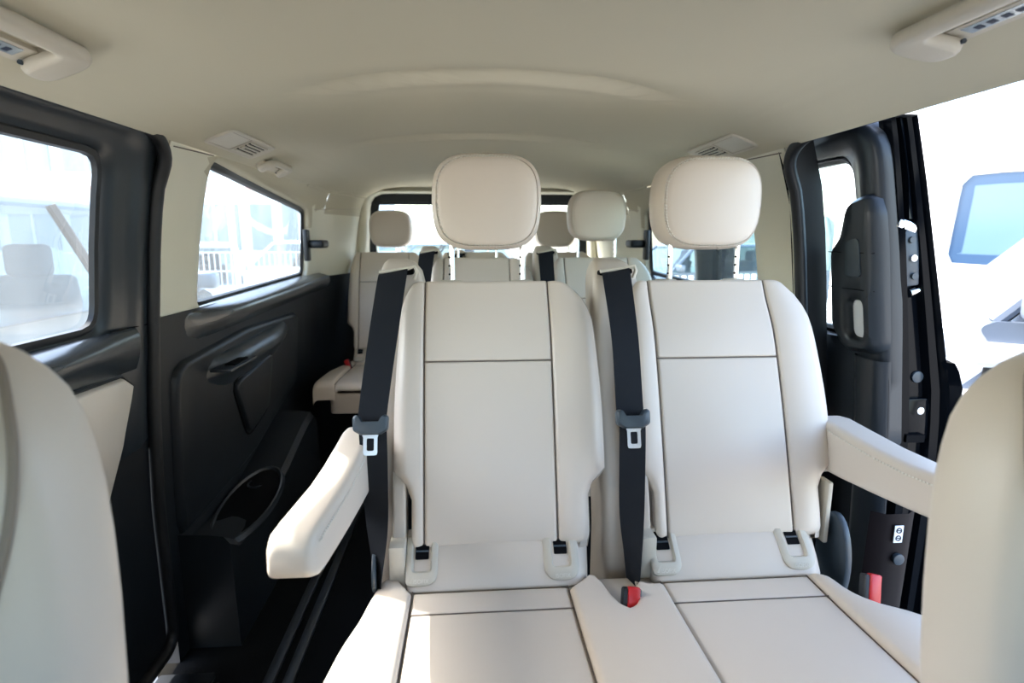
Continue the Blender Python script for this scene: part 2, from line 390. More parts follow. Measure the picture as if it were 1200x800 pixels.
# waist ledge that catches the light
e = MB(); L = []
for d, zz in ((-.04, .920), (-.024, .919), (-.008, .916), (.012, .909), (.028, .901), (.036, .889), (.030, .868), (.01, .845), (-.018, .825)):
    L.append([dp((lerp(.36, 1.33, i/16), zz), d*(1-.8*sm((i-10)/6))) for i in range(17)])
e.loft(L, closed=False); e.build('waist_ledge', LEDGE, door, sharp=70)
s = MB()
L = [[dp((lerp(.345, 1.39, i/10), lerp(.05, .86, k/8)), -.016) for i in range(11)] for k in range(9)]; s.loft(L, closed=False)
L = [[dp((1.39, lerp(.05, .86, k/8)), -.016-t) for t in (0, .03)] for k in range(9)]; s.loft(L, closed=False)
s.build('lower_panel', DARK, door)
ins = rpoly([(.42, .835, .03), (1.325, .815, .035), (1.265, .66, .05), (1.17, .50, .06), (.42, .46, .04)], 8)
panel2d(MB(), -1, ins, -.02, .004, .010, 90, (.85, .66), .004).build('leather_insert', LEA, door, label='cream padded door insert')
MB().tube([dp(p, -.010) for p in grow(radial(ins, 90, (.85, .66)), .003)], .004, 6, closed=True).build('insert_border', RUB, door)
MB().tube([dp((1.10, lerp(.72, .55, i/6)), .006+.012*math.sin(i/6*math.pi)) for i in range(7)], .010, 8).build('pull_handle', LEA2, door)
# ------------------------------------------------------------------ lower left quarter trim details
pn = MB(); big = rpoly([(1.465, .80, .06), (1.95, .825, .1), (2.52, .805, .05), (2.50, .50, .05), (2.02, .375, .08), (1.80, .35, .06), (1.46, .33, .03)], 8)
panel2d(pn, -1, big, 0.0, .022, .02, 100, (1.95, .60), .0).build('side_panel', DARK, wl)
e = MB(); L = []
for d, zz in ((.018, .775), (.034, .772), (.055, .745), (.062, .728), (.055, .712), (.034, .69), (.018, .66)):
    L.append([wallpt(-1, lerp(1.50, 2.50, i/20), zz+.028*(i/20), .004+(d)*sm(i/7)*sm((20-i)/8)) for i in range(21)])
e.loft(L, closed=False, cap0=False); e.build('armrest_moulding', DARK2, wl, sharp=70)
b = MB(); b.box(wallpt(-1, 1.72, .748, .062), (.06, .20, .008)); b.build('switch_plate', DARK2, wl, bevel=.003)
b = MB(); b.box(wallpt(-1, 1.73, .7535, .064), (.03, .10, .005)); b.build('ash_tray_slot', BLK, wl)
spk = rpoly([(1.80, .665, .03), (2.16, .70, .03), (2.11, .50, .06), (1.92, .455, .05)], 6)
panel2d(MB(), -1, spk, .018, .034, .010, 60).build('speaker_grille', DARK, wl)
MB().tube([wallpt(-1, *p, .024) for p in grow(radial(spk, 60, (2.0, .58)), .008)], .003, 6, closed=True).build('grille_groove', BLK, wl)
# wheel arch box with cup pocket
s = MB(); prof = [(1.46, .34), (1.52, .30), (1.75, .29), (1.98, .345), (2.22, .41), (2.32, .42), (2.36, .39), (2.37, .0)]
L = []
for inn in (0.0, .08, .12, .135, .14):
    dz = {0.0: .0, .08: -.004, .12: -.010, .135: -.03, .14: -.40}[inn]
    L.append([Vector((wallpt(-1, y, z, inn).x, y, max(z+dz, .0))) for y, z in prof])
s.loft(L, closed=False)
s.loft([[l[0] for l in L], [Vector((l[0].x, l[0].y, 0)) for l in L]], closed=False)
tr1 = tag(s.build('trim_1', DARK, sharp=30), kind='structure', label='dark wheel arch cover with a cup pocket beside the aisle')
pk = [(wallpt(-1, 1.72, .3, .09).x+.075*math.cos(a), 1.72+.20*math.sin(a)) for a in [2*math.pi*i/32 for i in range(32)]]
def ovl(k, z): cx = sum(p[0] for p in pk)/32; return [Vector((cx+(p[0]-cx)*k, 1.72+(p[1]-1.72)*k, z+(p[1]-1.72)*.12)) for p in pk]
s = MB(); s.loft([ovl(1.12, .298), ovl(1.06, .312), ovl(1.0, .314), ovl(.95, .305)]); s.build('pocket_rim', DARK2, tr1)
s = MB(); s.loft([ovl(.97, .3065), ovl(.5, .3065)], cap1=True); s.build('pocket_floor', BLK, tr1)
s = MB(); s.loft([[Vector((wallpt(-1, 0, .3, .08).x+.03*math.cos(a)*k, 1.82+.04*math.sin(a)*k, z)) for a in [2*math.pi*i/20 for i in range(20)]] for k, z in ((1, .318), (1, .325), (.8, .325), (.75, .318))]); s.build('cup_ring', DARK2, tr1)

# ------------------------------------------------------------------ upholstery
def drop(d, r):
    if r <= 0 or d >= r: return 0.0
    t = 1-max(d, 0)/r; return r*(1-math.sqrt(max(0, 1-t*t)))
def ts(L, r0, r1, step=0.03):
    """parameter samples in metres, dense in the rolled edges"""
    s = [0]
    for q in (.02, .06, .13, .22, .35, .5, .7, 1.0): s.append(q*r0)
    e = [L]
    for q in (.02, .06, .13, .22, .35, .5, .7, 1.0): e.append(L-q*r1)
    a, b = r0, L-r1
    n = max(1, int((b-a)/step)); mid = [lerp(a, b, i/n) for i in range(1, n)]
    return [x/L for x in s+mid+e[::-1]]
def pad(S, a, b, v0, v1, r=(.006, .006, .006, .006), depth=.02, crown=0.0, step=.025):
    """a pillow panel on surface S(u,v,h): u between a(v) and b(v), v between v0(s) and v1(s); r = left,right,bottom,top roll radii"""
    fa = a if callable(a) else (lambda v: a); fb = b if callable(b) else (lambda v: b)
    f0 = v0 if callable(v0) else (lambda s: v0); f1 = v1 if callable(v1) else (lambda s: v1)
    Lu = max(abs(fb(lerp(f0(.5), f1(.5), .5))-fa(lerp(f0(.5), f1(.5), .5))), .02); Lv = abs(f1(.5)-f0(.5))
    S_ = ts(Lu, min(r[0], Lu*.48), min(r[1], Lu*.48), step); T_ = ts(Lv, min(r[2], Lv*.48), min(r[3], Lv*.48), step)
    m = MB(); rows = []
    for t in T_:
        row = []
        for s_ in S_:
            v = lerp(f0(s_), f1(s_), t); ua, ub = fa(v), fb(v); u = lerp(ua, ub, s_); wdt = abs(ub-ua); hgt = abs(f1(s_)-f0(s_))
            h = -drop(s_*wdt, min(r[0], wdt*.5))-drop((1-s_)*wdt, min(r[1], wdt*.5))-drop(t*hgt, r[2])-drop((1-t)*hgt, r[3])
            h += crown*math.sin(math.pi*s_)*math.sin(math.pi*t); row.append((u, v, h))
        rows.append(row)
    m.loft([[S(*q) for q in row] for row in rows], closed=False)
    per = [q for q in rows[0]]+[row[-1] for row in rows[1:]]+rows[-1][::-1][1:]+[row[0] for row in rows[::-1]][1:-1]
    m.loft([[S(*q) for q in per], [S(q[0], q[1], q[2]-depth) for q in per]])
    return m
WL, WR = .188, .229          # half widths of the backrest left and right of its centre line
LB = .540
def backw(v, w):
    """half width of the backrest outline at height v along the slope"""
    k = 1.0
    if v < .10: base = w-.040+.004*sm(v/.03)
    elif v < .150: base = lerp(w-.036, w, sm((v-.108)/.042))
    else: base = w
    taper = .010*sm((v-.25)/.25)
    if v > LB-.115:
        t = (v-(LB-.115))/.115; base = .136+(base-.136)*math.sqrt(max(0, 1-t*t))
        taper *= (1-t)
    return base-taper
TB = Vector((0, .348, .9375)); NB = Vector((0, -.9375, .348))
def backS(c, y0=.996, z0=.5325):
    def S(u, v, h):
        p = Vector((c+u, y0, z0))+TB*v
        o = .010*math.sin(math.pi*max(0, min(1, v/LB)))-.018*sm((v-.40)/.13)+.007*sm((abs(u)-.10)/.07)
        return p+NB*(o+h)
    return S
def stitches(path, closed=False, pitch=.006, L=.0035, r=.0007, both=None):
    m = MB(); pts = [Vector(p) for p in path]
    if closed: pts.append(pts[0])
    acc = 0
    for a, b in zip(pts, pts[1:]):
        d = (b-a).length
        if d < 1e-6: continue
        t = (b-a)/d; n = t.orthogonal().normalized(); q = t.cross(n); s = acc
        while s < d:
            c0 = a+t*s; c1 = a+t*min(d, s+L)
            m.add([c0+n*r, c0-n*r*.5+q*r, c0-n*r*.5-q*r, c1+n*r, c1-n*r*.5+q*r, c1-n*r*.5-q*r], [(0, 1, 2), (5, 4, 3), (0, 3, 4, 1), (1, 4, 5, 2), (2, 5, 3, 0)])
            s += pitch
        acc = s-d
    return m
def make_backrest(bench, c, lo, detail=True):
    S = backS(c); mt = LEA
    # shell
    vs = [LB*i/40 for i in range(41)]
    def outline(ins):
        R_ = [(backw(v, WR)-ins, v) for v in vs]; L_ = [(-backw(v, WL)+ins, v) for v in vs]
        R_[-1] = (.10, LB-ins*.3); L_[-1] = (-.10, LB-ins*.3)
        return R_+L_[::-1]
    sh = MB(); sh.loft([[S(u, v, h) for u, v in outline(i)] for i, h in ((.02, -.006), (.010, -.010), (.003, -.02), (.0, -.03), (.0, -.075), (.01, -.09), (.03, -.095))], cap1=True)
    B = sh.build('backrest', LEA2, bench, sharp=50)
    sw = lambda v: .128-.0*v
    g = .0010
    pad(S, -.128+g, .128-g,   .364+g, LB-.001, (.007, .007, .004, .010), .012, .003).build('upper_panel', mt, B)
    pad(S, -.128+g, .128-g,   .004,   .364-g, (.007, .007, .014, .004), .012, .006).build('lower_panel', mt, B)
    pad(S, .128+g, lambda v: backw(v, WR), .004, LB-.002, (.007, .030, .018, .010), .012, .006).build('side_bolster', mt, B)
    pad(S, lambda v: -backw(v, WL), -.128-g, .004, LB-.002, (.028, .007, .018, .010), .012, .004).build('side_bolster', mt, B)
    # piping round the front face
    pip = [S(u, v, -.024) for u, v in outline(.0015)]
    MB().tube(pip, .0022, 6, closed=True).build('piping', PIP, B)
    # seams
    sm_ = MB()
    for sx in (-.128, .128): sm_.tube([S(sx, lerp(.01, LB-.005, i/30), -.004) for i in range(31)], .0011, 5)
    sm_.tube([S(lerp(-.127, .127, i/10),   .364, -.002) for i in range(11)], .0012, 5); sm_.build('seam', GAP, B)
    # post bezels
    for sx in (-.058, .095):
        b = MB(); cc = S(sx-.018, LB, -.035); b.loft([[cc+Vector((.024*k*math.cos(a)*1.0, .016*k*math.sin(a), z)) for a in [2*math.pi*i/24 for i in range(24)]] for k, z in ((1.15, -.004), (1.1, .006), (.9, .009))], cap1=True); b.build('post_bezel', TRIM2, B)
    return B
def make_headrest(bench, c, y=1.205, z=1.193, yaw=0.0, low=False, detail=True):
    n = 48
    def loop(k, d, q=1.0):
        L = []
        for i in range(n):
            a = 2*math.pi*i/n; ca, sa = math.cos(a), math.sin(a); e = 2/3.5
            x = .117*abs(ca)**e*(1 if ca > 0 else -1); zz = .100*abs(sa)**e*(1 if sa > 0 else -1)
            x *= 1-.05*max(0, -zz/.1)-.05*max(0, zz/.1)**2
            zb = .010*k*(zz/.1) * 0
            yy = d+.012*(1-(x/.117)**2)*-1*k*0-.010*(1-(k*x/.117)**2)
            L.append(Vector((c+x*k, y+yy+.12*(0)*zz, z+zz*k*q+d*.0)))
        return L
    prof = [(0.02, -.004), (.3, -.004), (.6, -.0025), (.80, -.0005), (.875, .003), (.890, .0050), (.896, .0095), (.902, .0055), (.915, .0070), (.94, .013), (.97, .022), (.995, .038), (1.0, .055), (.985, .078), (.94, .097), (.85, .108), (.6, .112), (.1, .113)]
    fr = MB(); fr.loft([loop(k, d) for k, d in prof[:7]], cap0=True)
    bk = MB(); bk.loft([loop(k, d) for k, d in prof[6:]], cap1=True)
    H = bk.build('headrest', LEA, bench, sharp=80); fr.build('front_panel', LEA, H, sharp=80)
    if detail:
        st = MB()
        for kk, d in ((.882, .0035), (.908, .0055)):
            q_ = loop(kk, d-.0008); m = stitches(q_[30:]+q_[:30][:43-30+12] if False else [q_[(i+n//8+2) % n] for i in range(n*3//4-3)], False, .0062, .0040, .0012); st.add(m.v, m.f)
        o = st.build('stitching', THR, H); o['kind'] = 'stuff'
    MB().tube([(c+.008+.004*i, y+.001+.002*i+(.0 if i < 2 else .0), z-.086-.0045*i) for i in range(4)], .0012, 5).build('bottom_seam', PIP, H)
    for sx in (-.076, .076) if not low else (-.06, .06):
        p = MB(); p.cyl((c+sx, y+.035, z-.125), (0, 0.03, 1), .0062, .15, 16); P = p.build('headrest_post', CHR, H)
        if detail:
            for k in range(3): MB().cyl((c+sx-.0052, y+.031, z-.115-.018*k), (1, .6, 0), .0022, .003, 8).build('notch', BLK, P)
    return H
def belt_strip(mb, pts, th=.0016):
    """ribbon through (point, half width vector)"""
    L = []
    for i, (p, hw) in enumerate(pts):
        p = Vector(p); hw = Vector(hw); t = Vector(pts[min(i+1, len(pts)-1)][0])-Vector(pts[max(i-1, 0)][0]); n = t.cross(hw).normalized()*th/2
        L.append([p-hw-n, p-hw*.5-n, p+hw*.5-n, p+hw-n, p+hw+n, p+hw*.5+n, p-hw*.5+n, p-hw+n])
    mb.loft(L, cap0=True, cap1=True); return mb
def dens(pts, k=6):
    """Catmull-Rom through (p, hw) pairs"""
    P = [(Vector(a), Vector(b)) for a, b in pts]; out = []
    for i in range(len(P)-1):
        p0 = P[max(i-1, 0)]; p1 = P[i]; p2 = P[i+1]; p3 = P[min(i+2, len(P)-1)]
        for s in range(k):
            t = s/k; q = []
            for j in (0, 1):
                a, b, c, d = p0[j], p1[j], p2[j], p3[j]; q.append(0.5*((2*b)+(c-a)*t+(2*a-5*b+4*c-d)*t*t+(3*b-a-3*c+d)*t**3))
            out.append(tuple(q))
    out.append(P[-1]); return out
def make_belt(bench, x, xt, xb, right=False):
    top = Vector((x, 1.165, 1.050))
    pts = [((x+.002, 1.215, 1.048), (.029, 0, .006)), ((x, 1.183, 1.052), (.029, 0, .006)), ((x-.002, 1.155, 1.030), (.029, 0, .003)), (((x+xt)/2, 1.075, .92), (.027, .002, 0)), ((xt, 1.015, .80), (.026, 0, 0)), ((xt+.002, 1.0, .77), (.025, 0, 0)), ((xt+.003, .995, .70), (.024, -.004, 0)), (((xt+xb)/2+.002, .985, .60), (.021, -.010, 0)), ((xb, .965, .52), (.011, -.018, 0)), ((xb, .955, .455), (.004, -.021, 0))]
    s = belt_strip(MB(), dens(pts)); Bt = s.build('seat_belt', BELT, bench, sharp=60)
    R = Matrix.Rotation(math.radians(-18), 3, 'X')
    t = MB(); c = Vector((xt, .998, .790)); w = .031
    # tongue grip: a rounded bar with a bar over the webbing
    A = [rpoly([(-w, -.012, .008), (-w*.55, -.020, .006), (w*.55, -.020, .006), (w, -.012, .008), (w+.001, .012, .007), (w*.8, .017, .006), (w*.55, .004, .003), (-w*.55, .004, .003), (-w*.8, .017, .006), (-w-.001, .012, .007)], 3)]
    P = A[0]
    def lp(k, d): return [c+R @ Vector((p[0]*k, d, p[1]*k)) for p in P]
    t.loft([lp(.86, -.016), lp(.96, -.013), lp(1, -.008), lp(1, .002), lp(.9, .006)], cap0=True, cap1=True)
    t.build('tongue_grip', BKL, Bt, sharp=45)
    f = MB(); c2 = c+R @ Vector((0, -.006, -.034))
    o = rpoly([(-.0125, -.022, .004), (.0125, -.022, .004), (.0125, .010, .003), (.017, .020, .002), (-.017, .020, .002), (-.0125, .010, .003)], 3)
    oo = radial(o, 40, (0, 0)); ii = radial(rpoly([(-.0065, -.014, .002), (.0065, -.014, .002), (.0065, .008, .002), (-.0065, .008, .002)], 3), 40, (0, 0))
    def q(l, d): return [c2+R @ Vector((p[0], d, p[1])) for p in l]
    f.loft([q(oo, -.0012), q(ii, -.0012), q(ii, .0012), q(oo, .0012)], ring=True); f.build('metal_tongue', STL, Bt, sharp=30)
    return Bt
def make_tower(bench, x0, x1):
    """belt outlet tower beside the backrest, leather covered, with a slot at the top"""
    m = MB(); L = []
    secs = [(.36, 1.01, 1.17, 0, .05), (.50, 1.02, 1.17, 0, .05), (.62, 1.05, 1.20, 0, .05), (.80, 1.125, 1.245, 0, .05), (.93, 1.168, 1.275, 0, .02), (1.02, 1.190, 1.30, 0, 0), (1.048, 1.200, 1.30, .006, 0), (1.066, 1.215, 1.29, .018, 0), (1.074, 1.235, 1.275, .032, 0)]
    for z, ya, yb, ins, nar in secs:
        a, b = x0+ins*.5, x1-ins*1.1-nar
        L.append([Vector((*p, z)) for p in rpoly([(a, ya, .018), (b, ya+.008, .018), (b, yb, .018), (a, yb, .018)], 4)])
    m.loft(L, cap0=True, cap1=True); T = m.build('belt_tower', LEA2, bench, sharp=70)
    xm = (x0+x1)/2-.006
    b = MB(); b.loft([[Vector((xm+p[0], 1.186+.004*p[1]/.01+d, 1.047+p[1])) for p in rpoly([(-.036, -.006, .005), (.036, -.002, .005), (.034, .010, .005), (-.034, .004, .005)], 3)] for d in (-.004, .02)], cap0=True); b.build('belt_slot', BLK, T)
    MB().tube([(xm-.034, 1.180, 1.050), (xm+.026, 1.182, 1.058), (xm+.038, 1.180, 1.062), (xm+.042, 1.180, 1.052), (xm+.036, 1.180, 1.036)], .004, 8).build('slot_lip', TRIM2, T)
    return T
CUZ = .488
def cushS(u, v, h): return Vector((u, v, CUZ+h+.012*sm((.93-v)/.4)))
def make_cushion(bench, centres, xl, xr):
    """one cushion shared by the seats of a bench"""
    base = MB(); yb, yf = .975, .47
    n = len(centres)
    o = rpoly([(xl[-1][1]+.05, yb, .02), (xr[-1][1]-.04, yb, .02), (xr[0][1]-.06, yf, .04), (xl[0][1]+.06, yf, .04)], 4)
    base.loft([[Vector((p[0], p[1], z)) for p in o] for z in (CUZ-.012, CUZ-.06, CUZ-.12)], cap0=True, cap1=True)
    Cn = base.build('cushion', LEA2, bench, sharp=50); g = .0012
    hw = .1425
    fl = lambda v: interp(xl, v); fr = lambda v: interp(xr, v)
    for k, c in enumerate(centres):
        a, b = c-hw, c+hw
        pad(cushS, a+g, b-g, .47, .878-g, (.008, .008, .03, .004), .012, .004).build('seat_panel', LEA, Cn)
        pad(cushS, a+g, b-g, .878+g, .940, (.008, .008, .004, .006), .012, .001).build('rear_band', LEA, Cn)
        sm_ = MB(); sm_.tube([cushS(lerp(a, b, i/8), .878, -.001) for i in range(9)], .0011, 5)
        for x in (a, b): sm_.tube([cushS(x, lerp(.48, .95, i/12), -.004) for i in range(13)], .0015, 5)
        sm_.build('seam', GAP, Cn)
    # outer bolsters
    a = centres[0]-hw
    def top(s): return .985-.045*sm((s-.4)/.6)
    def cb(u, v, h): return cushS(u, v, h+.010*1)
    pad(cb, fl, a-g, .47, top, (.024, .010, .03, .016), .05, .006).build('side_bolster', LEA, Cn)
    b = centres[-1]+hw
    pad(cb, b+g, fr, .47, lambda s: .945-.02*s, (.010, .022, .03, .014), .05, .006).build('side_bolster', LEA, Cn)
    MB().tube([cb(fl(v), v, -.026) for v in [lerp(.5, .98, i/20) for i in range(21)]], .002, 6).build('piping', PIP, Cn)
    MB().tube([cb(fr(v), v, -.024) for v in [lerp(.5, .92, i/20) for i in range(21)]], .002, 6).build('piping', PIP, Cn)
    for c0, c1 in zip(centres, centres[1:]):
        A_, B_ = c0+hw+g, c1-hw-g
        def tp(s):
            u = lerp(A_, B_, s); r = .985-.055*sm(abs(s-.42)/.45)
            xh = (u-(c0+.237))/.030
            if abs(xh) < 1: r = min(r, .865+.07*(1-math.sqrt(1-xh*xh)))
            if u < c0+.237: r = min(r, .862+.115*sm((c0+.237-u)/.055)) if u > c0+.18 else r
            return r
        pad(cb, A_, B_, .47, tp, (.010, .010, .03, .012), .03, .004, .008).build('middle_bolster', LEA, Cn)
        MB().tube([cb(lerp(A_, B_, i/40), tp(i/40), -.010) for i in range(41)], .0018, 6).build('piping', PIP, Cn)
    # lumbar pads behind the seat panels
    for c in centres:
        def LS(u, v, h, c=c):
            t = v/.105; y = lerp(.945, 1.032, t**1.15); z = lerp(CUZ-.004, .565, t)
            return Vector((c+u, y, z))+Vector((0, -.80, .60))*h
        wa = lambda v: -.155-.010*(v/.105); wb = lambda v: .185+.012*(v/.105)
        pad(LS, wa, wb, 0.0, .105, (.02, .035, .006, .01), .05, .010).build('lumbar_pad', LEA, Cn)
        for sx, nm in ((-.127, 0), (.134, 1)):
            q = MB(); ww = .058 if nm == 0 else .066
            poly = rpoly([(-ww/2, .080, .004), (ww/2, .080, .004), (ww/2, .0, ww*.42), (-ww/2, .0, ww*.42 if nm else .010)], 6)
            A = radial(poly, 56, (0, .045)); hole = radial(rpoly([(-.017, .072, .003), (.017, .072, .003), (.017, .022, .006), (-.017, .022, .006)], 4), 56, (0, .047))
            low = radial(rpoly([(-.012, .070, .003), (.012, .070, .003), (.013, .026, .003), (-.013, .026, .003)], 4), 56, (0, .047))
            PP = lambda l, h: [LS(sx+p[0], .012+p[1], h) for p in l]
            q.loft([PP(grow(A, .001), .0), PP(A, .007), PP(grow(A, -.004), .010), PP(grow(hole, .002), .010), PP(hole, .007), PP(low, -.006)], cap1=True)
            z = q.build('child_seat_anchor', TRIM2, Cn, sharp=40)
            s = MB(); s.loft([PP(rpoly([(-.0125, .074, .002), (.0125, .074, .002), (.0125, .042, .002), (-.0125, .042, .002)], 2), h) for h in (-.004, .006)], cap0=True, cap1=True); s.build('anchor_slot', BLK, z)
            s = MB(); s.tube([LS(sx-.012, .012+.055, .005), LS(sx+.012, .012+.055, .005)], .0022, 8); s.build('anchor_bar', BKL, z)
            ic = MB(); rc = [LS(sx+.0065*math.cos(t), .012+.028+.0065*math.sin(t), -.003) for t in [2*math.pi*i/20 for i in range(20)]]
            ic.tube(rc, .0013, 5, closed=True); ic.tube([LS(sx-.003, .037, -.003), LS(sx, .041, -.003), LS(sx+.003, .044, -.003)], .0011, 5); ic.build('child_seat_symbol', WHP, z)
            cu = bpy.data.curves.new('t', 'FONT'); cu.body = 'ISOFIX'; cu.size = .0095; cu.align_x = 'CENTER'; cu.extrude = .0002
            to = bpy.data.objects.new('t', cu); COL.objects.link(to); bpy.context.view_layer.update()
            tm = bpy.data.meshes.new_from_object(to); bpy.data.objects.remove(to)
            w0 = MB(); w0.add([LS(sx+v.co.x, .0155+v.co.y, .0104+v.co.z) for v in tm.vertices], [tuple(p.vertices) for p in tm.polygons]); w0.build('lettering', THR, z, smooth=False)
    return Cn
def make_buckle(bench, x, y, z, tilt, sc=1.0):
    B = MB(); R = Matrix.Rotation(math.radians(tilt), 3, 'Y') @ Matrix.Rotation(math.radians(-22), 3, 'X')
    c = Vector((x, y, z)); B.box(c, (.034, .018, .075), R); b = B.build('belt_buckle', RUB, bench, bevel=.004)
    r = MB(); r.box(c+R @ Vector((.002, -.006, .010)), (.022, .014, .060), R); r.build('release_button', RED, b, bevel=.003)
    s = MB(); s.box(c+R @ Vector((-.004, .010, -.07)), (.012, .006, .10), R); s.build('buckle_strap', BELT, b)
    return b
def make_armrest(bench, xa, xb, inner):
    """curved padded arm; inner = +1 when its inner face looks to +x"""
    m = MB(); L = []; xm = (xa+xb)/2; hw = (xb-xa)/2
    secs = [(1.10, .700, .050), (1.07, .702, .052), (1.0, .703, .048), (.92, .706, .042), (.84, .712, .038), (.76, .722, .036), (.70, .730, .034), (.665, .735, .031), (.648, .736, .024), (.640, .736, .010)]
    for y, zc, hh in secs:
        r = .018; k = 1 if y > .66 else (.93 if y > .645 else .7)
        L.append([Vector((xm+p[0]*k, y, zc+p[1])) for p in rpoly([(-hw, -hh, .010), (hw, -hh, .010), (hw*(.94), hh, .014), (-hw*.94, hh, .014)], 5)])
    m.loft(L, cap0=True, cap1=True); A = m.build('armrest', LEA, bench, sharp=60)
    st = MB()
    for sg in (-1, 1):
        path = [(xm+sg*(hw*.955), y, zc+hh-.016) for y, zc, hh in secs[1:-2]]
        e = stitches([Vector(p)+Vector((sg*.0012, 0, 0)) for p in path], False, .0075, .0045, .0014); st.add(e.v, e.f)
    o = st.build('stitching', THR, A); o['kind'] = 'stuff'
    pv = MB(); pv.cyl((xm+inner*.0, 1.09, .69), (1, 0, 0), .055, (xb-xa)*.8, 28); pv.build('pivot_cover', TRIM2, A, bevel=.006)
    return A
def seat_extras(bench, c):
    # hinge cover block, padded strip
    b = MB(); b.box((c-.176, .992, .520), (.030, .05, .085)); b.build('hinge_cover', TRIM2, bench, bevel=.004)
    b = MB(); b.loft([[Vector((c-.176+p[0], 1.02+yy+p[1], z)) for p in rpoly([(-.012, -.02, .006), (.014, -.02, .006), (.014, .03, .006), (-.012, .03, .006)], 3)] for z, yy in ((.555, 0), (.60, .012), (.65, .03), (.675, .045))], cap0=True, cap1=True); sp = b.build('side_padding', LEA2, bench, sharp=60)
def bench_base(bench, x0, x1):
    b = MB(); b.box(((x0+x1)/2, .76, .19), (x1-x0, .50, .355)); b.build('seat_base', BLK, bench, bevel=.02)
    MB().cyl((x0-.002, .80, .30), (1, 0, 0), .006, .006, 12).build('screw', STL, bench)
    b = MB(); b.box(((x0+x1)/2, 1.05, .25), ((x1-x0)*.92, .04, .28)); b.build('rear_bracket', BLK, bench, bevel=.02)

def double_bench(label):
    T = thing('passenger_bench', (.27, .85, 0), label, 'seat', 'two-seat benches')
    cs = (.035, .508)
    for c in cs:
        make_backrest(T, c, 0); seat_extras(T, c)
    make_headrest(T, .038); make_headrest(T, .518)
    make_tower(T, -.190, -.098); make_tower(T, .262, .362)
    make_belt(T, -.155, -.181, -.176); make_belt(T, .305, .298, .300, True)
    make_cushion(T, (.031, .492), [(.47, -.235), (.72, -.222), (.80, -.212), (.87, -.195), (.93, -.186), (.99, -.172)], [(.47, .80), (.72, .785), (.78, .775), (.80, .760), (.83, .715), (.87, .684), (.96, .665)])
    make_buckle(T, .274, .882, .475, 8); make_buckle(T, .718, .885, .478, 14)
    make_armrest(T, -.252, -.190, 1); make_armrest(T, .715, .785, -1)
    # belt anchor on the left side and side covers
    MB().cyl((-.182, .972, .512), (1, .1, 0), .034, .008, 20).build('belt_anchor', BKL, T, bevel=.002)
    a = MB(); a.loft([[Vector((x, 1.015+.05*math.cos(t)*1.0, .475+.10*math.sin(t))) for t in [2*math.pi*i/28 for i in range(28)]] for x in (.725, .74)], cap0=True, cap1=True); a.build('hinge_disc', BKL, T, bevel=.004)
    a = MB(); a.box((.712, 1.03, .575), (.010, .035, .13)); a.build('side_cover', TRIM2, T, bevel=.003)
    bench_base(T, -.165, .70)
    return T
B2 = double_bench('nearer cream two-seat bench in focus with black belts and both armrests lowered')
B3 = copy_tree(B2); B3.location = (.262, 1.905, .012); B3['label'] = 'cream two-seat bench directly behind the nearer bench, headrests seen above it'
# three-seat bench at the back, made of copies of the same parts
def triple_bench():
    T = thing('rear_bench', (.03, 2.75, 0), 'three-seat cream bench at the very back against the tailgate window', 'seat')
    src = B2; off = Vector((.27, .85, 0))
    K = kids(src); bks = [o for o in K if o.name.startswith('backrest')]; hds = [o for o in K if o.name.startswith('headrest')]
    tw = [o for o in K if o.name.startswith('belt_tower')]; bl = [o for o in K if o.name.startswith('seat_belt')]
    for c in (-.455, .015, .47):
        o = copy_tree(bks[0], T); o.location = Vector((c-.035, 0, .012)) + Vector((.27-.03, 0, 0)) + Vector((0, .05, 0))
    for c in (-.425, .025, .475):
        o = copy_tree(hds[0], T); o.location = Vector((c-.038+.24, 0, -.028))+Vector((0, .05, 0))
    for c in (-.10, .36):
        o = copy_tree(tw[0], T); o.location = Vector((c+.19+.24, .05, -.02)); o = copy_tree(bl[0], T); o.location = Vector((c+.19+.24, .05, -.02))
    # back to bench-local cushion
    t2 = empty('tmp', (.27, .85, 0))
    C3 = make_cushion(t2, (-.445, .02, .465), [(.47, -.68), (.7, -.67), (.9, -.63), (.98, -.61)], [(.47, .72), (.72, .71), (.9, .68), (.96, .66)])
    C3.parent = T; C3.location = Vector((.24, .05, .0)); bpy.data.objects.remove(t2)
    b = MB(); b.box((.03, 2.80, .19), (1.1, .4, .34)); b.build('seat_base', BLK, T, bevel=.02)
    bu = make_buckle(T, -.60, 2.78, .49, -20)
    return T
B4 = triple_bench()
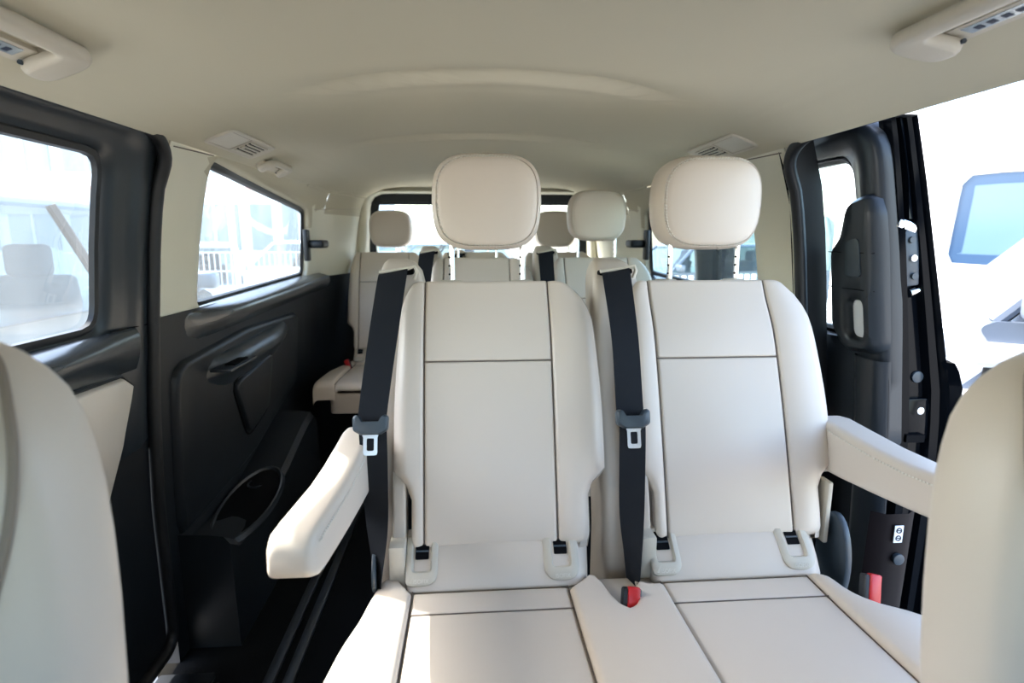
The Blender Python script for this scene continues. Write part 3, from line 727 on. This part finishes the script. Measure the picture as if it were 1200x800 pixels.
# ------------------------------------------------------------------ front seats (close to the camera, seen at both edges)
def front_seat(cx, sgn, label, dz=0.0):
    """sgn = +1: inner edge towards +x"""
    T = thing('front_seat', (cx, .42, 0), label, 'seat')
    y0 = .36
    def hw(z): return interp([(.40, .246), (.80, .244), (.86, .240), (.92, .234), (.97, .222), (1.0, .210), (1.03, .188), (1.048, .155), (1.058, .11), (1.062, .06)], z)
    zs = [.40, .5, .6, .7, .78, .84, .89, .93, .96, .985, 1.005, 1.02, 1.034, 1.045, 1.053, 1.059, 1.062]
    def lean(z): return .16*(z-1.0)
    L = []; n = 40
    for z in zs:
        w = hw(z); t = sm((1.075-z)/.09); lp = []
        for i in range(n):
            a = 2*math.pi*i/n; ca, sa = math.cos(a), math.sin(a); e = 2/3.4
            x = w*abs(ca)**e*(1 if ca > 0 else -1); y = (.045*t+.008)*abs(sa)**e*(1 if sa > 0 else -1)
            fb = -.022*sm((abs(x)-.13)/.06)*(1 if sa < 0 else 0)
            lp.append(Vector((cx+x, y0+lean(z)+.075+y+fb*t, z)))
        L.append(lp)
    m = MB(); m.loft(L, cap0=True, cap1=True); B = m.build('backrest', LEA, T, sharp=80)
    for s in (-1, 1):
        P = []
        for z, th in ((1.05, 4), (1.035, 8), (1.0, 15), (.97, 21), (.93, 30), (.88, 40), (.82, 50), (.72, 58), (.6, 62)):
            w = hw(z); t = sm((1.075-z)/.09); ca, sa = math.cos(math.radians(th)), math.sin(math.radians(th)); e = 2/3.4
            x = w*ca**e; yy = (.045*t+.008)*sa**e; fb = -.022*sm((x-.13)/.06)*t
            P.append(Vector((cx+s*(x+.001), y0+lean(z)+.075-yy+fb-.001, z)))
        D = [p for p, _ in dens([(p, (0, 0, 1)) for p in P], 6)]
        MB().tube(D, .0034, 6).build('seam', mat('brown_seam', (.26, .21, .165), .6), B)
    c = MB(); c.loft([[Vector((cx+p[0], .12+p[1], z)) for p in rpoly([(-.23, -.26, .06), (.23, -.26, .06), (.23, .27, .05), (-.23, .27, .05)], 5)] for z in (.33, .36, .44, .47, .478)], cap0=True, cap1=True); c.build('cushion', LEA, T, sharp=50)
    b = MB(); b.box((cx, .14, .16), (.42, .44, .32)); b.build('seat_base', BLK, T, bevel=.02)
    hm = empty('tmp', (0, 0, 0))
    H = make_headrest(T, cx, .41, 1.195, detail=False)
    bpy.data.objects.remove(hm); T.location.z += dz
    return T
front_seat(-.517, 1, 'blurred pale cream front seat at the left edge of the picture')
front_seat(.637, -1, 'blurred pale cream front seat at the right edge of the picture', -.022)
# ------------------------------------------------------------------ ceiling fittings
def cz(x, y): return interp(CEIL, abs(x-CX))+ridge(x-CX, y)
def cframe(x, y):
    """point and local axes (along y, along x, outward into the cabin) on the headliner"""
    p = Vector((x, y, cz(x, y))); e = .02; dx = Vector((2*e, 0, cz(x+e, y)-cz(x-e, y))).normalized(); dy = Vector((0, 1, 0)); n = dx.cross(dy); n = -n if n.z > 0 else n
    return p, dx, dy, n
def grab_handle(x, y, L, label, group, sticker=False):
    s = 1 if x > CX else -1
    p, dx, dy, n = cframe(x, y); T = thing('grab_handle', p, label, 'handle', group); dx = dx*s
    def P(a, b, h): return p+dy*a+dx*b+n*h
    m = MB(); L_ = []
    q = L/.27
    m.loft([[P(c_[0], c_[1], h) for c_ in rpoly([(-L/2*.86, .004*q, .008), (L/2*.86, .004*q, .008), (L/2*.86, .034*q, .008), (-L/2*.86, .034*q, .008)], 4)] for h in (-.006, .005, .007)], cap1=True)
    m.build('handle_base', TRIM2, T)
    C_ = rpoly([(-L/2, -.044*q, .042*q), (L/2, -.044*q, .042*q), (L/2, .036*q, .024*q), (L/2-.052*q, .036*q, .020*q), (L/2-.052*q, -.020*q, .010*q), (-L/2+.052*q, -.020*q, .010*q), (-L/2+.052*q, .036*q, .020*q), (-L/2, .036*q, .024*q)], 6)
    m = MB(); m.loft([[P(*c_, h) for c_ in grow(C_, d)] for d, h in ((-.004, .008), (-.001, .010), (0, .015), (-.001, .021), (-.004, .025), (-.008, .026))], cap0=True, cap1=True); m.build('grip', TRIM2, T, sharp=50)
    for sg in (-1, 1):
        m = MB(); m.loft([[P(sg*(L/2-.026*q)+c_[0], .012*q+c_[1], h) for c_ in rpoly([(-.020*q, -.020*q, .015*q), (.020*q, -.020*q, .015*q), (.020*q, .020*q, .015*q), (-.020*q, .020*q, .015*q)], 5)] for h in (-.006, .014)]); e = m.build('end_cap', TRIM2, T)
        m = MB(); m.cyl(P(sg*(L/2-.052*q), .026*q, .013), dy, .003*q, .004, 10); m.build('pin', BKL, e)
    if sticker:
        m = MB(); m.loft([[P(q[0]+.035, q[1]+.020, h) for q in rpoly([(-.045, -.010, .002), (.045, -.010, .002), (.045, .008, .002), (-.045, .008, .002)], 2)] for h in (.0072, .0078)], cap1=True); st = m.build('warning_sticker', SILL, T, label='silvery sticker on the handle base')
        for a in (-.03, -.012, .008, .026): MB().box(P(a+.035, .020, .0082), (.008, .010, .0006), Matrix((dx, dy, n)).transposed()).build('sticker_mark', INK, st)
    return T
grab_handle(-.580, .78, .30, 'cream grab handle at the upper left corner of the picture', 'grab handles', True)
grab_handle(.622, .665, .30, 'cream grab handle with a silvery sticker at the upper right corner', 'grab handles', True)
grab_handle(-.635, 1.98, .21, 'small cream grab handle above the left quarter window beside the vent', 'grab handles')
grab_handle(.735, 1.98, .21, 'cream grab handle partly hidden behind the right headrest', 'grab handles')
def vent(x, y, label):
    s = 1 if x > CX else -1
    p, dx, dy, n = cframe(x, y); T = thing('ceiling_vent', p, label, 'vent', 'ceiling air vents')
    def P(a, b, h): return p+dy*a+dx*s*b+n*h
    m = MB(); o = rpoly([(-.155, -.042, .02), (.155, -.042, .02), (.155, .042, .02), (-.155, .042, .02)], 5)
    m.loft([[P(*q, h) for q in (grow(o, d))] for d, h in ((.002, -.014), (0, .004), (-.004, .006), (-.010, .0045))], cap1=True); m.build('vent_plate', TRIM2, T, sharp=40)
    m = MB(); m.loft([[P(.055+q[0], .004+q[1], h) for q in rpoly([(-.058, -.028, .003), (.058, -.028, .003), (.058, .018, .003), (-.058, .018, .003)], 2)] for h in (.003, .0050)], cap1=True); m.build('vent_opening', BLK, T)
    for k in range(5):
        m = MB(); m.box(P(.055, .004-.028+.046*k/4, .006), (.0048, .118, .004), Matrix((dx, dy, n)).transposed()); m.build('slat', TRIM2, T)
    m = MB(); m.tube([P(-.14, -.032, .005), P(-.02, -.032, .005), P(-.02, .032, .005), P(-.14, .032, .005)], .0009, 5); m.build('lamp_outline', PIP, T)
    m = MB(); m.box(P(.0, .0, .007), (.010, .012, .005), Matrix((dx, dy, n)).transposed()); m.build('vent_switch', TRIM2, T)
vent(-.605, 1.65, 'cream ceiling vent with dark slats above the left quarter window')
vent(.705, 1.62, 'cream ceiling vent with dark slats above the right headrest')
# ------------------------------------------------------------------ right sliding door, standing open outside the body
D2 = tag(empty('door_2', (1.0, 1.75, 0)), kind='structure', label='open right sliding door with charcoal frame and gloss black edge')
ODI = [(-.2, 1.0), (.2, 1.0), (.55, .985), (.91, .948), (1.1, .925), (1.3, .890), (1.42, .862)]
ODO = [(-.2, 1.10), (.24, 1.105), (.55, 1.115), (.745, 1.105), (.98, 1.045), (1.26, .972), (1.42, .925)]
def di(z): return interp(ODI, z)
def do_(z): return interp(ODO, z)
Y0, Y1 = 1.19, 2.34
def d2(y, z, h=0.0): return Vector((di(z)-h, y, z))
# outer skin and front edge face
m = MB(); zs = [lerp(-.18, 1.405, k/20) for k in range(21)]
m.loft([[Vector((do_(z), Y0, z)), Vector((do_(z)+.012, Y0+.02, z)), Vector((do_(z)+.012, 1.3, z))] for z in zs[:14]], closed=False)
m.loft([[Vector((do_(z), Y0, z)), Vector((do_(z)+.006, Y0+.015, z)), Vector((do_(z)+.006, 1.27, z))] for z in zs], closed=False)
m.loft([[Vector((do_(z)+.006, y, z)) for y in (1.27, 1.8, Y1)] for z in zs[:14]], closed=False)
m.loft([[Vector((do_(z)+.006, y, z)) for y in (2.18, 2.26, Y1)] for z in zs[12:]], closed=False)
m.loft([[Vector((do_(z)+.006, y, z)) for y in (1.27, 1.8, Y1)] for z in (1.32, 1.36, 1.405)], closed=False)
m.build('outer_skin', GLOSS, D2, sharp=50)
m = MB()   # stepped edge face: several folds of painted metal
L = []
for z in zs:
    a, b = di(z)+.012, do_(z)
    L.append([Vector((lerp(a, b, t), Y0+d, z)) for t, d in ((0, .045), (.10, .040), (.16, .018), (.30, .014), (.36, .028), (.66, .030), (.72, .012), (.86, .008), (.9, .016), (1.0, .0))])
m.loft(L, closed=False); m.build('door_edge', GLOSS, D2, sharp=25)
# recessed channel with moulding and plates
def ep(t, z, h=0.0): return Vector((lerp(di(z)+.012, do_(z), t), Y0+.028-h, z))
m = MB(); m.loft([[ep(.40+.08*math.sin(k/8*math.pi), z, .0), ep(.46+.08*math.sin(k/8*math.pi), z, .014), ep(.60, z, .012), ep(.66, z, 0)] for k, z in [(k, lerp(1.38, 1.16, k/8)) for k in range(9)]], closed=False); m.build('edge_rib', GLOSS, D2, sharp=50)
m = MB(); m.box(ep(.40, 1.385, .02), (.075, .03, .03)); m.build('roller_bracket', STL, D2, bevel=.006)
m = MB(); m.box(ep(.45, 1.145, .004), (.05, .02, .022), Matrix.Rotation(.3, 3, 'Y')); m.build('buffer', CHR, D2, bevel=.006)
m = MB(); m.box(ep(.5, 1.075, .006), (.034, .012, .125), Matrix.Rotation(-.12, 3, 'Y')); pl = m.build('latch_plate', BKL, D2, bevel=.004)
for dz in (.04, 0, -.04):
    MB().cyl(ep(.5, 1.075+dz, .014), (0, 1, 0), .0075, .008, 14).build('bolt', CHR if dz == 0 else BKL, pl)
m = MB(); m.cyl(ep(.55, 1.0, .004), (1, .2, .3), .010, .03, 12); m.build('striker_pin', CHR, D2)
for t, z in ((.55, .72), (.3, .60), (.62, .598)):
    b = MB(); b.cyl(ep(t, z, .006), (0, 1, 0), .009, .010, 16); b.build('bolt', STL, D2, bevel=.001)
b = MB(); b.cyl(ep(.55, .80, .0), (0, 1, 0), .014, .008, 20); b.build('grommet', BKL, D2, bevel=.002)
b = MB(); b.loft([[ep(.5+q[0], .70+q[1], h) for q in rpoly([(-.38, -.05, .02), (.32, -.05, .02), (.32, .05, .02), (-.38, .05, .02)], 4)] for h in (-.001, .010)], cap1=True); b.build('lock_cover', GLOSS, D2, bevel=.003)
b = MB(); b.box(ep(.42, .655, .012), (.045, .014, .018)); b.build('lock_slot', BLK, D2)
# outer bulge of the lower door edge
m = MB(); m.loft([[Vector((do_(z)+o, Y0+.004, z)), Vector((do_(z)+o+.022, Y0-.012, z)), Vector((do_(z)+o+.035, Y0+.02, z)), Vector((do_(z)+o+.03, Y0+.1, z))] for z, o in ((.84, -.012), (.82, -.004), (.78, .0), (.5, .0), (.1, .0))], closed=False, cap0=False); m.build('edge_moulding', GLOSS, D2, sharp=60)
# inner frame with window hole
OW = rpoly([(1.31, .875, .05), (2.18, .875, .05), (2.10, 1.312, .06), (1.325, 1.312, .06)], 8); OWc = (1.72, 1.10)
OO = rpoly([(1.20, .62, .02), (2.33, .62, .02), (2.30, 1.385, .09), (1.215, 1.385, .10)], 8)
A = radial(OO, 140, OWc); B = radial(OW, 140, OWc); L = [[d2(*p, -.03) for p in A], [d2(*p, .0) for p in A]]
for t, h in ((.1, .012), (.35, .016), (.6, .012), (.75, .002), (.95, -.004), (1, -.02)): L.append([d2(*(a*(1-t)+b*t), h) for a, b in zip(A, B)])
m = MB(); m.loft(L); m.build('window_surround', DARK2, D2, sharp=50)
g = MB(); g.loft([[d2(*p, h) for p in grow(B, d)] for d, h in ((.006, -.02), (-.006, -.012), (-.014, -.018), (-.015, -.03))]); g.build('window_gasket', RUB, D2)
gl = MB(); gl.loft([[d2(*(p*(1-t)+Vector(OWc)*t), -.03) for p in grow(B, .006)] for t in (0, .5, .95)], cap1=True); gl.build('window_pane', G_TINT, D2)
m = MB(); m.loft([[d2(y, z, .004) for y in (1.20, 1.6, 2.33)] for z in (-.15, .2, .5, .66, .80)], closed=False); m.build('lower_panel', DARK, D2)
# grip housing at the front lower corner of the window, with a cut-out
hs_o = rpoly([(1.205, .855, .04), (1.325, .845, .05), (1.375, .90, .05), (1.375, 1.09, .045), (1.335, 1.125, .03), (1.305, 1.20, .05), (1.215, 1.22, .03)], 8)
hs_h = rpoly([(1.245, .885, .020), (1.300, .885, .022), (1.305, .975, .020), (1.250, .975, .018)], 6)
# ring between outline and cut-out
c = (1.275, .935); A = radial(hs_o, 120, c); B = radial(hs_h, 120, c)
L = [[d2(*p, .0) for p in grow(A, .004)], [d2(*p, .022) for p in A], [d2(*p, .034) for p in grow(A, -.010)]]
for t in (.35, .7): L.append([d2(*(a*(1-t)+b*t), .040) for a, b in zip(A, B)])
L += [[d2(*p, .038) for p in grow(B, .006)], [d2(*p, .030) for p in B], [d2(*p, .0) for p in B]]
m = MB(); m.loft(L); G = m.build('grip_housing', DARK2, D2, sharp=50)
m = MB(); m.loft([[d2(*p, h) for p in rpoly([(1.245, 1.03, .012), (1.30, 1.03, .012), (1.295, 1.11, .012), (1.25, 1.12, .012)], 4)] for h in (.030, .043, .0432)], cap1=True); m.build('release_lever', BKL, G, bevel=.002)
for z in (1.085, 1.0): MB().tube([d2(1.215, z, .030), d2(1.24, z, .041), d2(1.37, z, .037)], .0011, 5).build('housing_joint', BLK, G)
gl = MB(); gl.loft([[d2(*p, .020) for p in grow(B, -.0005)], [d2(*(p*.2+Vector(c)*.8), .020) for p in B]], cap1=True); gl.build('cut_out_bright_plate', WHP, G, label='white plate for the bright outside and pale plastic in the grip cut-out')  # bright outside view put into a white plate over the opaque surround
# long grab pillar below the housing
m = MB(); m.loft([[d2(y, z, h) for y, h in ((1.20, .0), (1.205, .022), (1.225, .030), (1.275, .030), (1.30, .018), (1.305, .0))] for z in (.84, .7, .5, .3, .05)], closed=False); m.build('lower_pillar_trim', DARK2, D2, sharp=60)
# sill, step and B side at the opening of the right wall
m = MB(); m.box((.90, .87, -.05), (.12, 1.10, .10)); sl_ = m.build('door_sill', GLOSS, wr, bevel=.01)
m = MB(); m.loft([[wallpt(1, 1.43+d, z, t) for d, t in ((0, 0), (-.004, -.03), (.01, -.07), (.04, -.08))] for z in (.05, .3, .6, .9, 1.2, 1.33)], closed=False); m.build('body_edge', GLOSS, wr, sharp=60)
# metal body pillar with label behind the armrest
m = MB(); m.loft([[Vector((x+.02*z, y, z)) for x, y in ((.875, 1.12), (.90, 1.10), (.95, 1.10), (.98, 1.12))] for z in (-.05, .2, .40, .52)], closed=False)
pm = m.build('lower_edge_plate', mat('dark_plum_metal', (.008, .005, .006), .6, spec=.15), D2)
lb = thing('sticker', (.945, 1.094, .385), 'small white pictogram sticker on the dark door edge below the right armrest', 'sticker')
b = MB(); b.box((.937, 1.0945, .475), (.020, .002, .040)); sb = b.build('sticker_face', WHP, lb)
for dz in (.009, -.009):
    b = MB(); b.tube([Vector((.937+.0055*math.cos(t), 1.093, .475+dz+.0055*math.sin(t))) for t in [2*math.pi*i/14 for i in range(14)]], .0013, 5, closed=True); b.box((.937, 1.093, .475+dz), (.010, .001, .002)); b.build('pictogram', INK, sb)
b = MB(); b.cyl((.943, 1.094, .415), (0, 1, 0), .013, .010, 20); b.build('grommet', BKL, D2, bevel=.002)

# ------------------------------------------------------------------ outside
GZ = -.45
ASP = mat('pale_paving', (.46, .435, .38), .9, bump=('noise', 30, .3, .01), var=.15, vscale=.8)
g = MB(); g.box((0, 20, GZ-.05), (120, 120, .1)); tag(g.build('floor_outside', ASP), kind='structure', label='pale paved yard outside')
TYRE = mat('tyre', (.02, .02, .02), .8); RIM = mat('rim', (.6, .62, .64), .3, .9); TAIL = mat('tail_lamp', (.5, .02, .02), .2); LAMP = mat('head_lamp', (.75, .8, .82), .1, .3)
SEATD = mat('grey_seat_cloth', (.09, .10, .11), .9)
def car(label, loc, rot, L, Wd, H, belt, hood, tail, paint, slope=.55, rslope=.35, group='parked vehicles', G_CAR=G_CAR, hoodh=None):
    """front at +x in its own frame, centred"""
    T = thing('car' if H < 1.9 else 'van', loc, label, 'car' if H < 1.9 else 'van', group); T.rotation_euler = (0, 0, rot)
    def B(m, *a, **k):  # local frame: build without the world offset
        off = wloc(T); m.v = [tuple(Vector(p)+off) for p in m.v]; return m.build(*a, **k)
    w = Wd/2; x0, x1 = -L/2, L/2; hh = hoodh or belt-.08
    prof = [(x0, .35), (x0-.02, .6), (x0+.02, belt-.08), (x0+.06, belt), (x0+tail, belt+.01), (x1-hood, belt), (x1-hood*.55, hh+.03), (x1-.15, hh-.10), (x1-.02, hh-.25), (x1, .5), (x1-.04, .30), (x1-.5, .22), (x0+.5, .22)]
    poly = [(a, b, .05) for a, b in prof]; rp = rpoly(poly, 4)
    m = MB(); m.loft([[Vector((p[0]*k, y, p[1])) for p in rp] for y, k in ((-w+.10, .97), (-w+.03, .99), (-w, 1), (-w*.5, 1.01), (0, 1.012), (w*.5, 1.01), (w, 1), (w-.03+.0, .99), (w-.10+.0, .97))][:7], cap0=True, cap1=True)
    B(m, 'body', paint, T, sharp=35)
    # greenhouse
    zt = H; xr0, xr1 = x0+tail*.3+rslope, x1-hood-slope; b0, b1 = x0+tail*.3+.04, x1-hood; wi = w-.04; wt = w-.20
    bot = [(b0, -wi), (b1, -wi), (b1, wi), (b0, wi)]; top = [(xr0, -wt), (xr1, -wt), (xr1, wt), (xr0, wt)]
    bv = [Vector((x, y, belt-.01)) for x, y in bot]; tv = [Vector((x, y, zt-.05)) for x, y in top]
    m = MB(); 
    rl = rpoly([(xr0-.03, -wt, .12), (xr1+.04, -wt, .12), (xr1+.04, wt, .12), (xr0-.03, wt, .12)], 5)
    m.loft([[Vector((p[0]*s_, p[1]*s_, z)) for p in rl] for s_, z in ((1.0, zt-.07), (1.0, zt-.04), (.96, zt-.01), (.8, zt))], cap0=True, cap1=True); B(m, 'roof', paint, T, sharp=50)
    for a, b in zip(bv, tv):
        m = MB(); m.tube([a, a.lerp(b, .5)+Vector((0, 0, .0)), b], .028, 8); B(m, 'pillar', paint, T)
    for i in range(4):
        j = (i+1) % 4
        side = i in (0, 2)
        if side:
            cuts = [0, .36, .68, 1] if L > 3 else [0, .5, 1]
            for c0, c1 in zip(cuts, cuts[1:]):
                m = MB(); q = [bv[i].lerp(bv[j], c0+.012), bv[i].lerp(bv[j], c1-.012), tv[i].lerp(tv[j], c1-.012), tv[i].lerp(tv[j], c0+.012)]
                m.add(q, [(0, 1, 2, 3)]); B(m, 'side_window', G_CAR, T)
            for c0 in cuts[1:-1]:
                m = MB(); m.tube([bv[i].lerp(bv[j], c0), tv[i].lerp(tv[j], c0)], .03, 6); B(m, 'pillar', TYRE, T)
        else:
            m = MB(); m.add([bv[i], bv[j], tv[j], tv[i]], [(0, 1, 2, 3)]); B(m, 'windscreen' if i == 1 else 'rear_window', G_CAR, T)
    for sx, sy in ((x0+.75, -1), (x0+.75, 1), (x1-.80, -1), (x1-.80, 1)):
        m = MB(); m.cyl((sx, sy*(w-.09), .32), (0, 1, 0), .32, .22, 28); t = B(m, 'wheel', TYRE, T, bevel=.03)
        m = MB(); m.cyl((sx, sy*(w+.005), .32), (0, 1, 0), .20, .04, 20)
        m.v = [tuple(Vector(p)+wloc(T)) for p in m.v]; m.build('rim', RIM, t)
    for sy in (-1, 1):
        m = MB(); m.box((x1-.10, sy*(w-.22), hh-.20), (.22, .34, .14), Matrix.Rotation(sy*-.3, 3, 'Z')); B(m, 'head_lamp', LAMP, T, bevel=.04, seg=3)
        m = MB(); m.box((x0+.02, sy*(w-.12), belt-.18), (.10, .22, .26)); B(m, 'tail_lamp', TAIL, T, bevel=.03)
        m = MB(); m.box((b1-.12, sy*(w+.08), belt+.08), (.10, .18, .13)); B(m, 'door_mirror', paint, T, bevel=.03, seg=3)
    for sx in ((b1-.95), (b1-1.9)):
        for sy in (-.38, .38):
            if sx > b0+.3:
                m = MB(); m.box((sx, sy, belt-.1), (.12, .46, .56), Matrix.Rotation(-.15, 3, 'Y')); m.box((sx-.07, sy, belt+.27), (.10, .26, .20)); B(m, 'inner_seat', SEATD, T, bevel=.04, seg=3)
    m = MB(); m.box((x1+.0, 0, .42), (.06, Wd*.6, .14)); B(m, 'grille', TYRE, T, bevel=.02)
    return T
nearblue = mat('near_silver_blue_paint', (.10, .125, .165), .5)
silver = mat('silver_paint', (.50, .54, .58), .25, .4, coat=.6); white = mat('white_paint', (.82, .83, .84), .3, coat=.5); bluegrey = mat('blue_grey_paint', (.14, .19, .23), .25, .3)
darkp = mat('dark_blue_paint', (.10, .13, .17), .25, .3, coat=.6); redp = mat('red_paint', (.5, .05, .05), .3, coat=.5)
# the neighbour seen through the left sliding door window, facing away
car('pale blue-grey van parked right beside the left sliding door window', (-3.1, 3.15, GZ), math.radians(90), 3.9, 1.9, 1.80, 1.16, .32, .3, bluegrey, slope=.45)
car('silver car with red tail lamps behind the wire fence on the left', (-4.5, 9.4, GZ), math.radians(112), 4.3, 1.8, 1.5, .95, 1.0, .5, silver)
car('white car behind the wire fence, farther right in the left quarter window', (-3.4, 13.2, GZ), math.radians(160), 4.3, 1.8, 1.5, .95, 1.0, .5, white)
car('dark blue car behind the picket fence seen below the right headrest', (4.6, 11.0, GZ), math.radians(190), 4.4, 1.8, 1.45, .95, 1.0, .6, darkp)
car('silver car in the distance behind the tailgate window', (-.8, 15.0, GZ), math.radians(175), 4.4, 1.8, 1.45, .95, 1.0, .6, silver)
# pale grey car close by on the right, bonnet towards the van
NC = car('silver-blue van close by on the right with its bonnet pointing left', (4.19, 1.86, GZ), math.radians(142), 3.8, 1.85, 1.95, 1.22, .12, .3, nearblue, slope=.62, hoodh=1.16, G_CAR=mat('sky_reflecting_glass', (.7, .75, .8), .15, .85))
def nb(c, d, nm, m_, bv=.02):
    m = MB(); m.box(Vector(c), d); m.v = [tuple(Vector(p)+wloc(NC)) for p in m.v]; return m.build(nm, m_, NC, bevel=bv, seg=3)
nb((.95, .93, 1.09), (1.75, .05, .08), 'pale_side_strip', white, .02)
nb((.95, .93, .985), (1.70, .04, .12), 'fender_cladding', TYRE, .02)
nb((1.72, .925, 1.07), (.26, .08, .10), 'wrap_lamp', LAMP, .03)
nb((1.72, .93, .87), (.34, .09, .09), 'bumper_corner', white, .03)
# white van with a rounded dark-framed window on the right
T = thing('van', (5.95, 4.42, GZ), 'large white van with a rounded window coloured by sky reflection beyond the open right door', 'van')
T.rotation_euler = (0, 0, math.radians(-45))
def tb(m, *a, **k):
    off = wloc(T); m.v = [tuple(Vector(p)+off) for p in m.v]; return m.build(*a, **k)
vo = [(-2.6, .35), (3.0, .35), (3.0, 2.85), (-2.6, 2.85)]
VW = rpoly([(-1.55, 1.30, .10), (.9, 1.30, .10), (.9, 2.18, .14), (-1.50, 2.18, .14)], 6)
A = radial(vo, 100, (0, 1.7), snap=vo); B = radial(VW, 100, (0, 1.7)); A = [a for a in A]
m = MB(); m.loft([[Vector((p[0], 2.0, p[1])) for p in A], [Vector((p[0], .03, p[1])) for p in A], [Vector((p[0], 0, p[1])) for p in grow(A, -.04)], [Vector((p[0], 0, p[1])) for p in grow(B, .01)], [Vector((p[0], .02, p[1])) for p in B]], cap0=True); tb(m, 'body', white, T, sharp=40)
m = MB(); m.loft([[Vector((p[0], .012, p[1])) for p in grow(B, d)] for d in (.0, -.10)]); tb(m, 'window_frame', mat('blue_tint_frame', (.035, .07, .13), .2), T)
m = MB(); m.loft([[Vector((p[0], .014, p[1])) for p in grow(B, -.09)], [Vector((0, .014, 1.7))+Vector((p[0], 0, p[1]-1.7))*.05 for p in B]], cap1=True); tb(m, 'window_pane', mat('painted_sky_glass', (.10, .17, .24), .15, 0.0), T)  # bluish sky reflection put into the base colour of the pane
m = MB(); m.box((-.3, .9, 1.25), (2.2, .8, .5)); tb(m, 'inner_seat', SEATD, T, bevel=.05)
for sx in (-1.7, 2.1):
    m = MB(); m.cyl((sx, .1, .34), (0, 1, 0), .34, .25, 28); tb(m, 'wheel', TYRE, T, bevel=.03)
# wire fence on the left, picket fence on the right
FEN = mat('galvanised_wire', (.55, .58, .58), .4, .6)
F = thing('wire_fence', (-4.5, 6.8, GZ), 'galvanised wire mesh fence seen through the left quarter window', 'fence')
def on(a, b, t, z): p = Vector(a).lerp(Vector(b), t); return Vector((p.x, p.y, z))
fa, fb = (-8.5, 6.4, 0), (-.9, 7.4, 0)
for k in range(5): MB().tube([on(fa, fb, k/4, GZ), on(fa, fb, k/4, GZ+1.45)], .03, 10).build('fence_post', FEN, F)
for k in range(4):
    m = MB()
    for i in range(31): t = (k+i/31)/4; m.tube([on(fa, fb, t, GZ+.06), on(fa, fb, t, GZ+1.4)], .006, 4)
    for i in range(7): m.tube([on(fa, fb, k/4, GZ+.06+1.33*i/6), on(fa, fb, (k+1)/4, GZ+.06+1.33*i/6)], .007, 4)
    o = m.build('mesh_panel', FEN, F)
F = thing('picket_fence', (3.3, 7.6, GZ), 'white picket fence seen below the right headrest', 'fence')
fa, fb = (1.4, 7.0, 0), (3.9, 7.6, 0)
for i in range(24): m = MB(); m.box(on(fa, fb, i/23, GZ+.55), (.055, .02, 1.05)); m.build('picket', white, F)
for z in (GZ+.25, GZ+.9): MB().tube([on(fa, fb, 0, z), on(fa, fb, 1, z)], .03, 8).build('rail', white, F)
# building, poles and a hedge far behind
BW = mat('pale_render', (.62, .64, .64), .8, var=.06); WINM = mat('building_glass', (.16, .22, .25), .15); REDM = mat('red_band', (.5, .26, .22), .5)
T = thing('building', (-9, 20, GZ), 'pale building with dark window bands and a thin red stripe behind the left quarter window', 'building')
m = MB(); m.box((-10, 22, GZ+3.4), (14, 4, 6.8)); m.build('wall', BW, T)
for fl_ in range(2):
    for i in range(7):
        x = -16+1.9*i; m = MB(); m.box((x, 19.98, GZ+1.9+2.5*fl_), (1.5, .1, 1.5)); f_ = m.build('window', WINM, T)
        m = MB(); m.box((x, 19.92, GZ+1.9+2.5*fl_), (.06, .06, 1.5)); m.build('mullion', BW, f_)
m = MB(); m.box((-10, 19.9, GZ+3.15), (14, .12, .10)); m.build('red_stripe', REDM, T)
for x, y, h in ((-6.0, 15.2, 5.5), (-4.9, 15.4, 5.5)):
    T = thing('lamp_post', (x, y, GZ), 'pale lamp post standing before the building, ' + ('left one' if x < -5.5 else 'right one') + ' of the two', 'lamp post', 'lamp posts')
    MB().tube([(x, y, GZ), (x, y, GZ+h*.6), (x, y, GZ+h)], [.09, .07, .05], 12).build('post', white, T)
    MB().box((x+.3, y, GZ+h), (.8, .12, .08)).build('lamp_head', white, T, bevel=.02)
TREE = mat('light_foliage', (.34, .40, .35), .9, bump=('noise', 20, .8, .05), var=.3)
T = thing('hedge', (8, 17, GZ), 'pale green clipped hedge at the back on the right', 'hedge')
m = MB(); 
for i in range(26):
    a = 7.5+i*.42
    m.loft([[Vector((a+r*math.cos(t)*random.uniform(.9, 1.1), 16+.3*random.random()+r*math.sin(t), GZ+z)) for t in [2*math.pi*k/10 for k in range(10)]] for r, z in ((.4, 0), (.5, .6), (.45, 1.5), (.25, 2.0+.2*random.random()))], cap1=True)
o = m.build('foliage', TREE, T); o['kind'] = 'stuff'
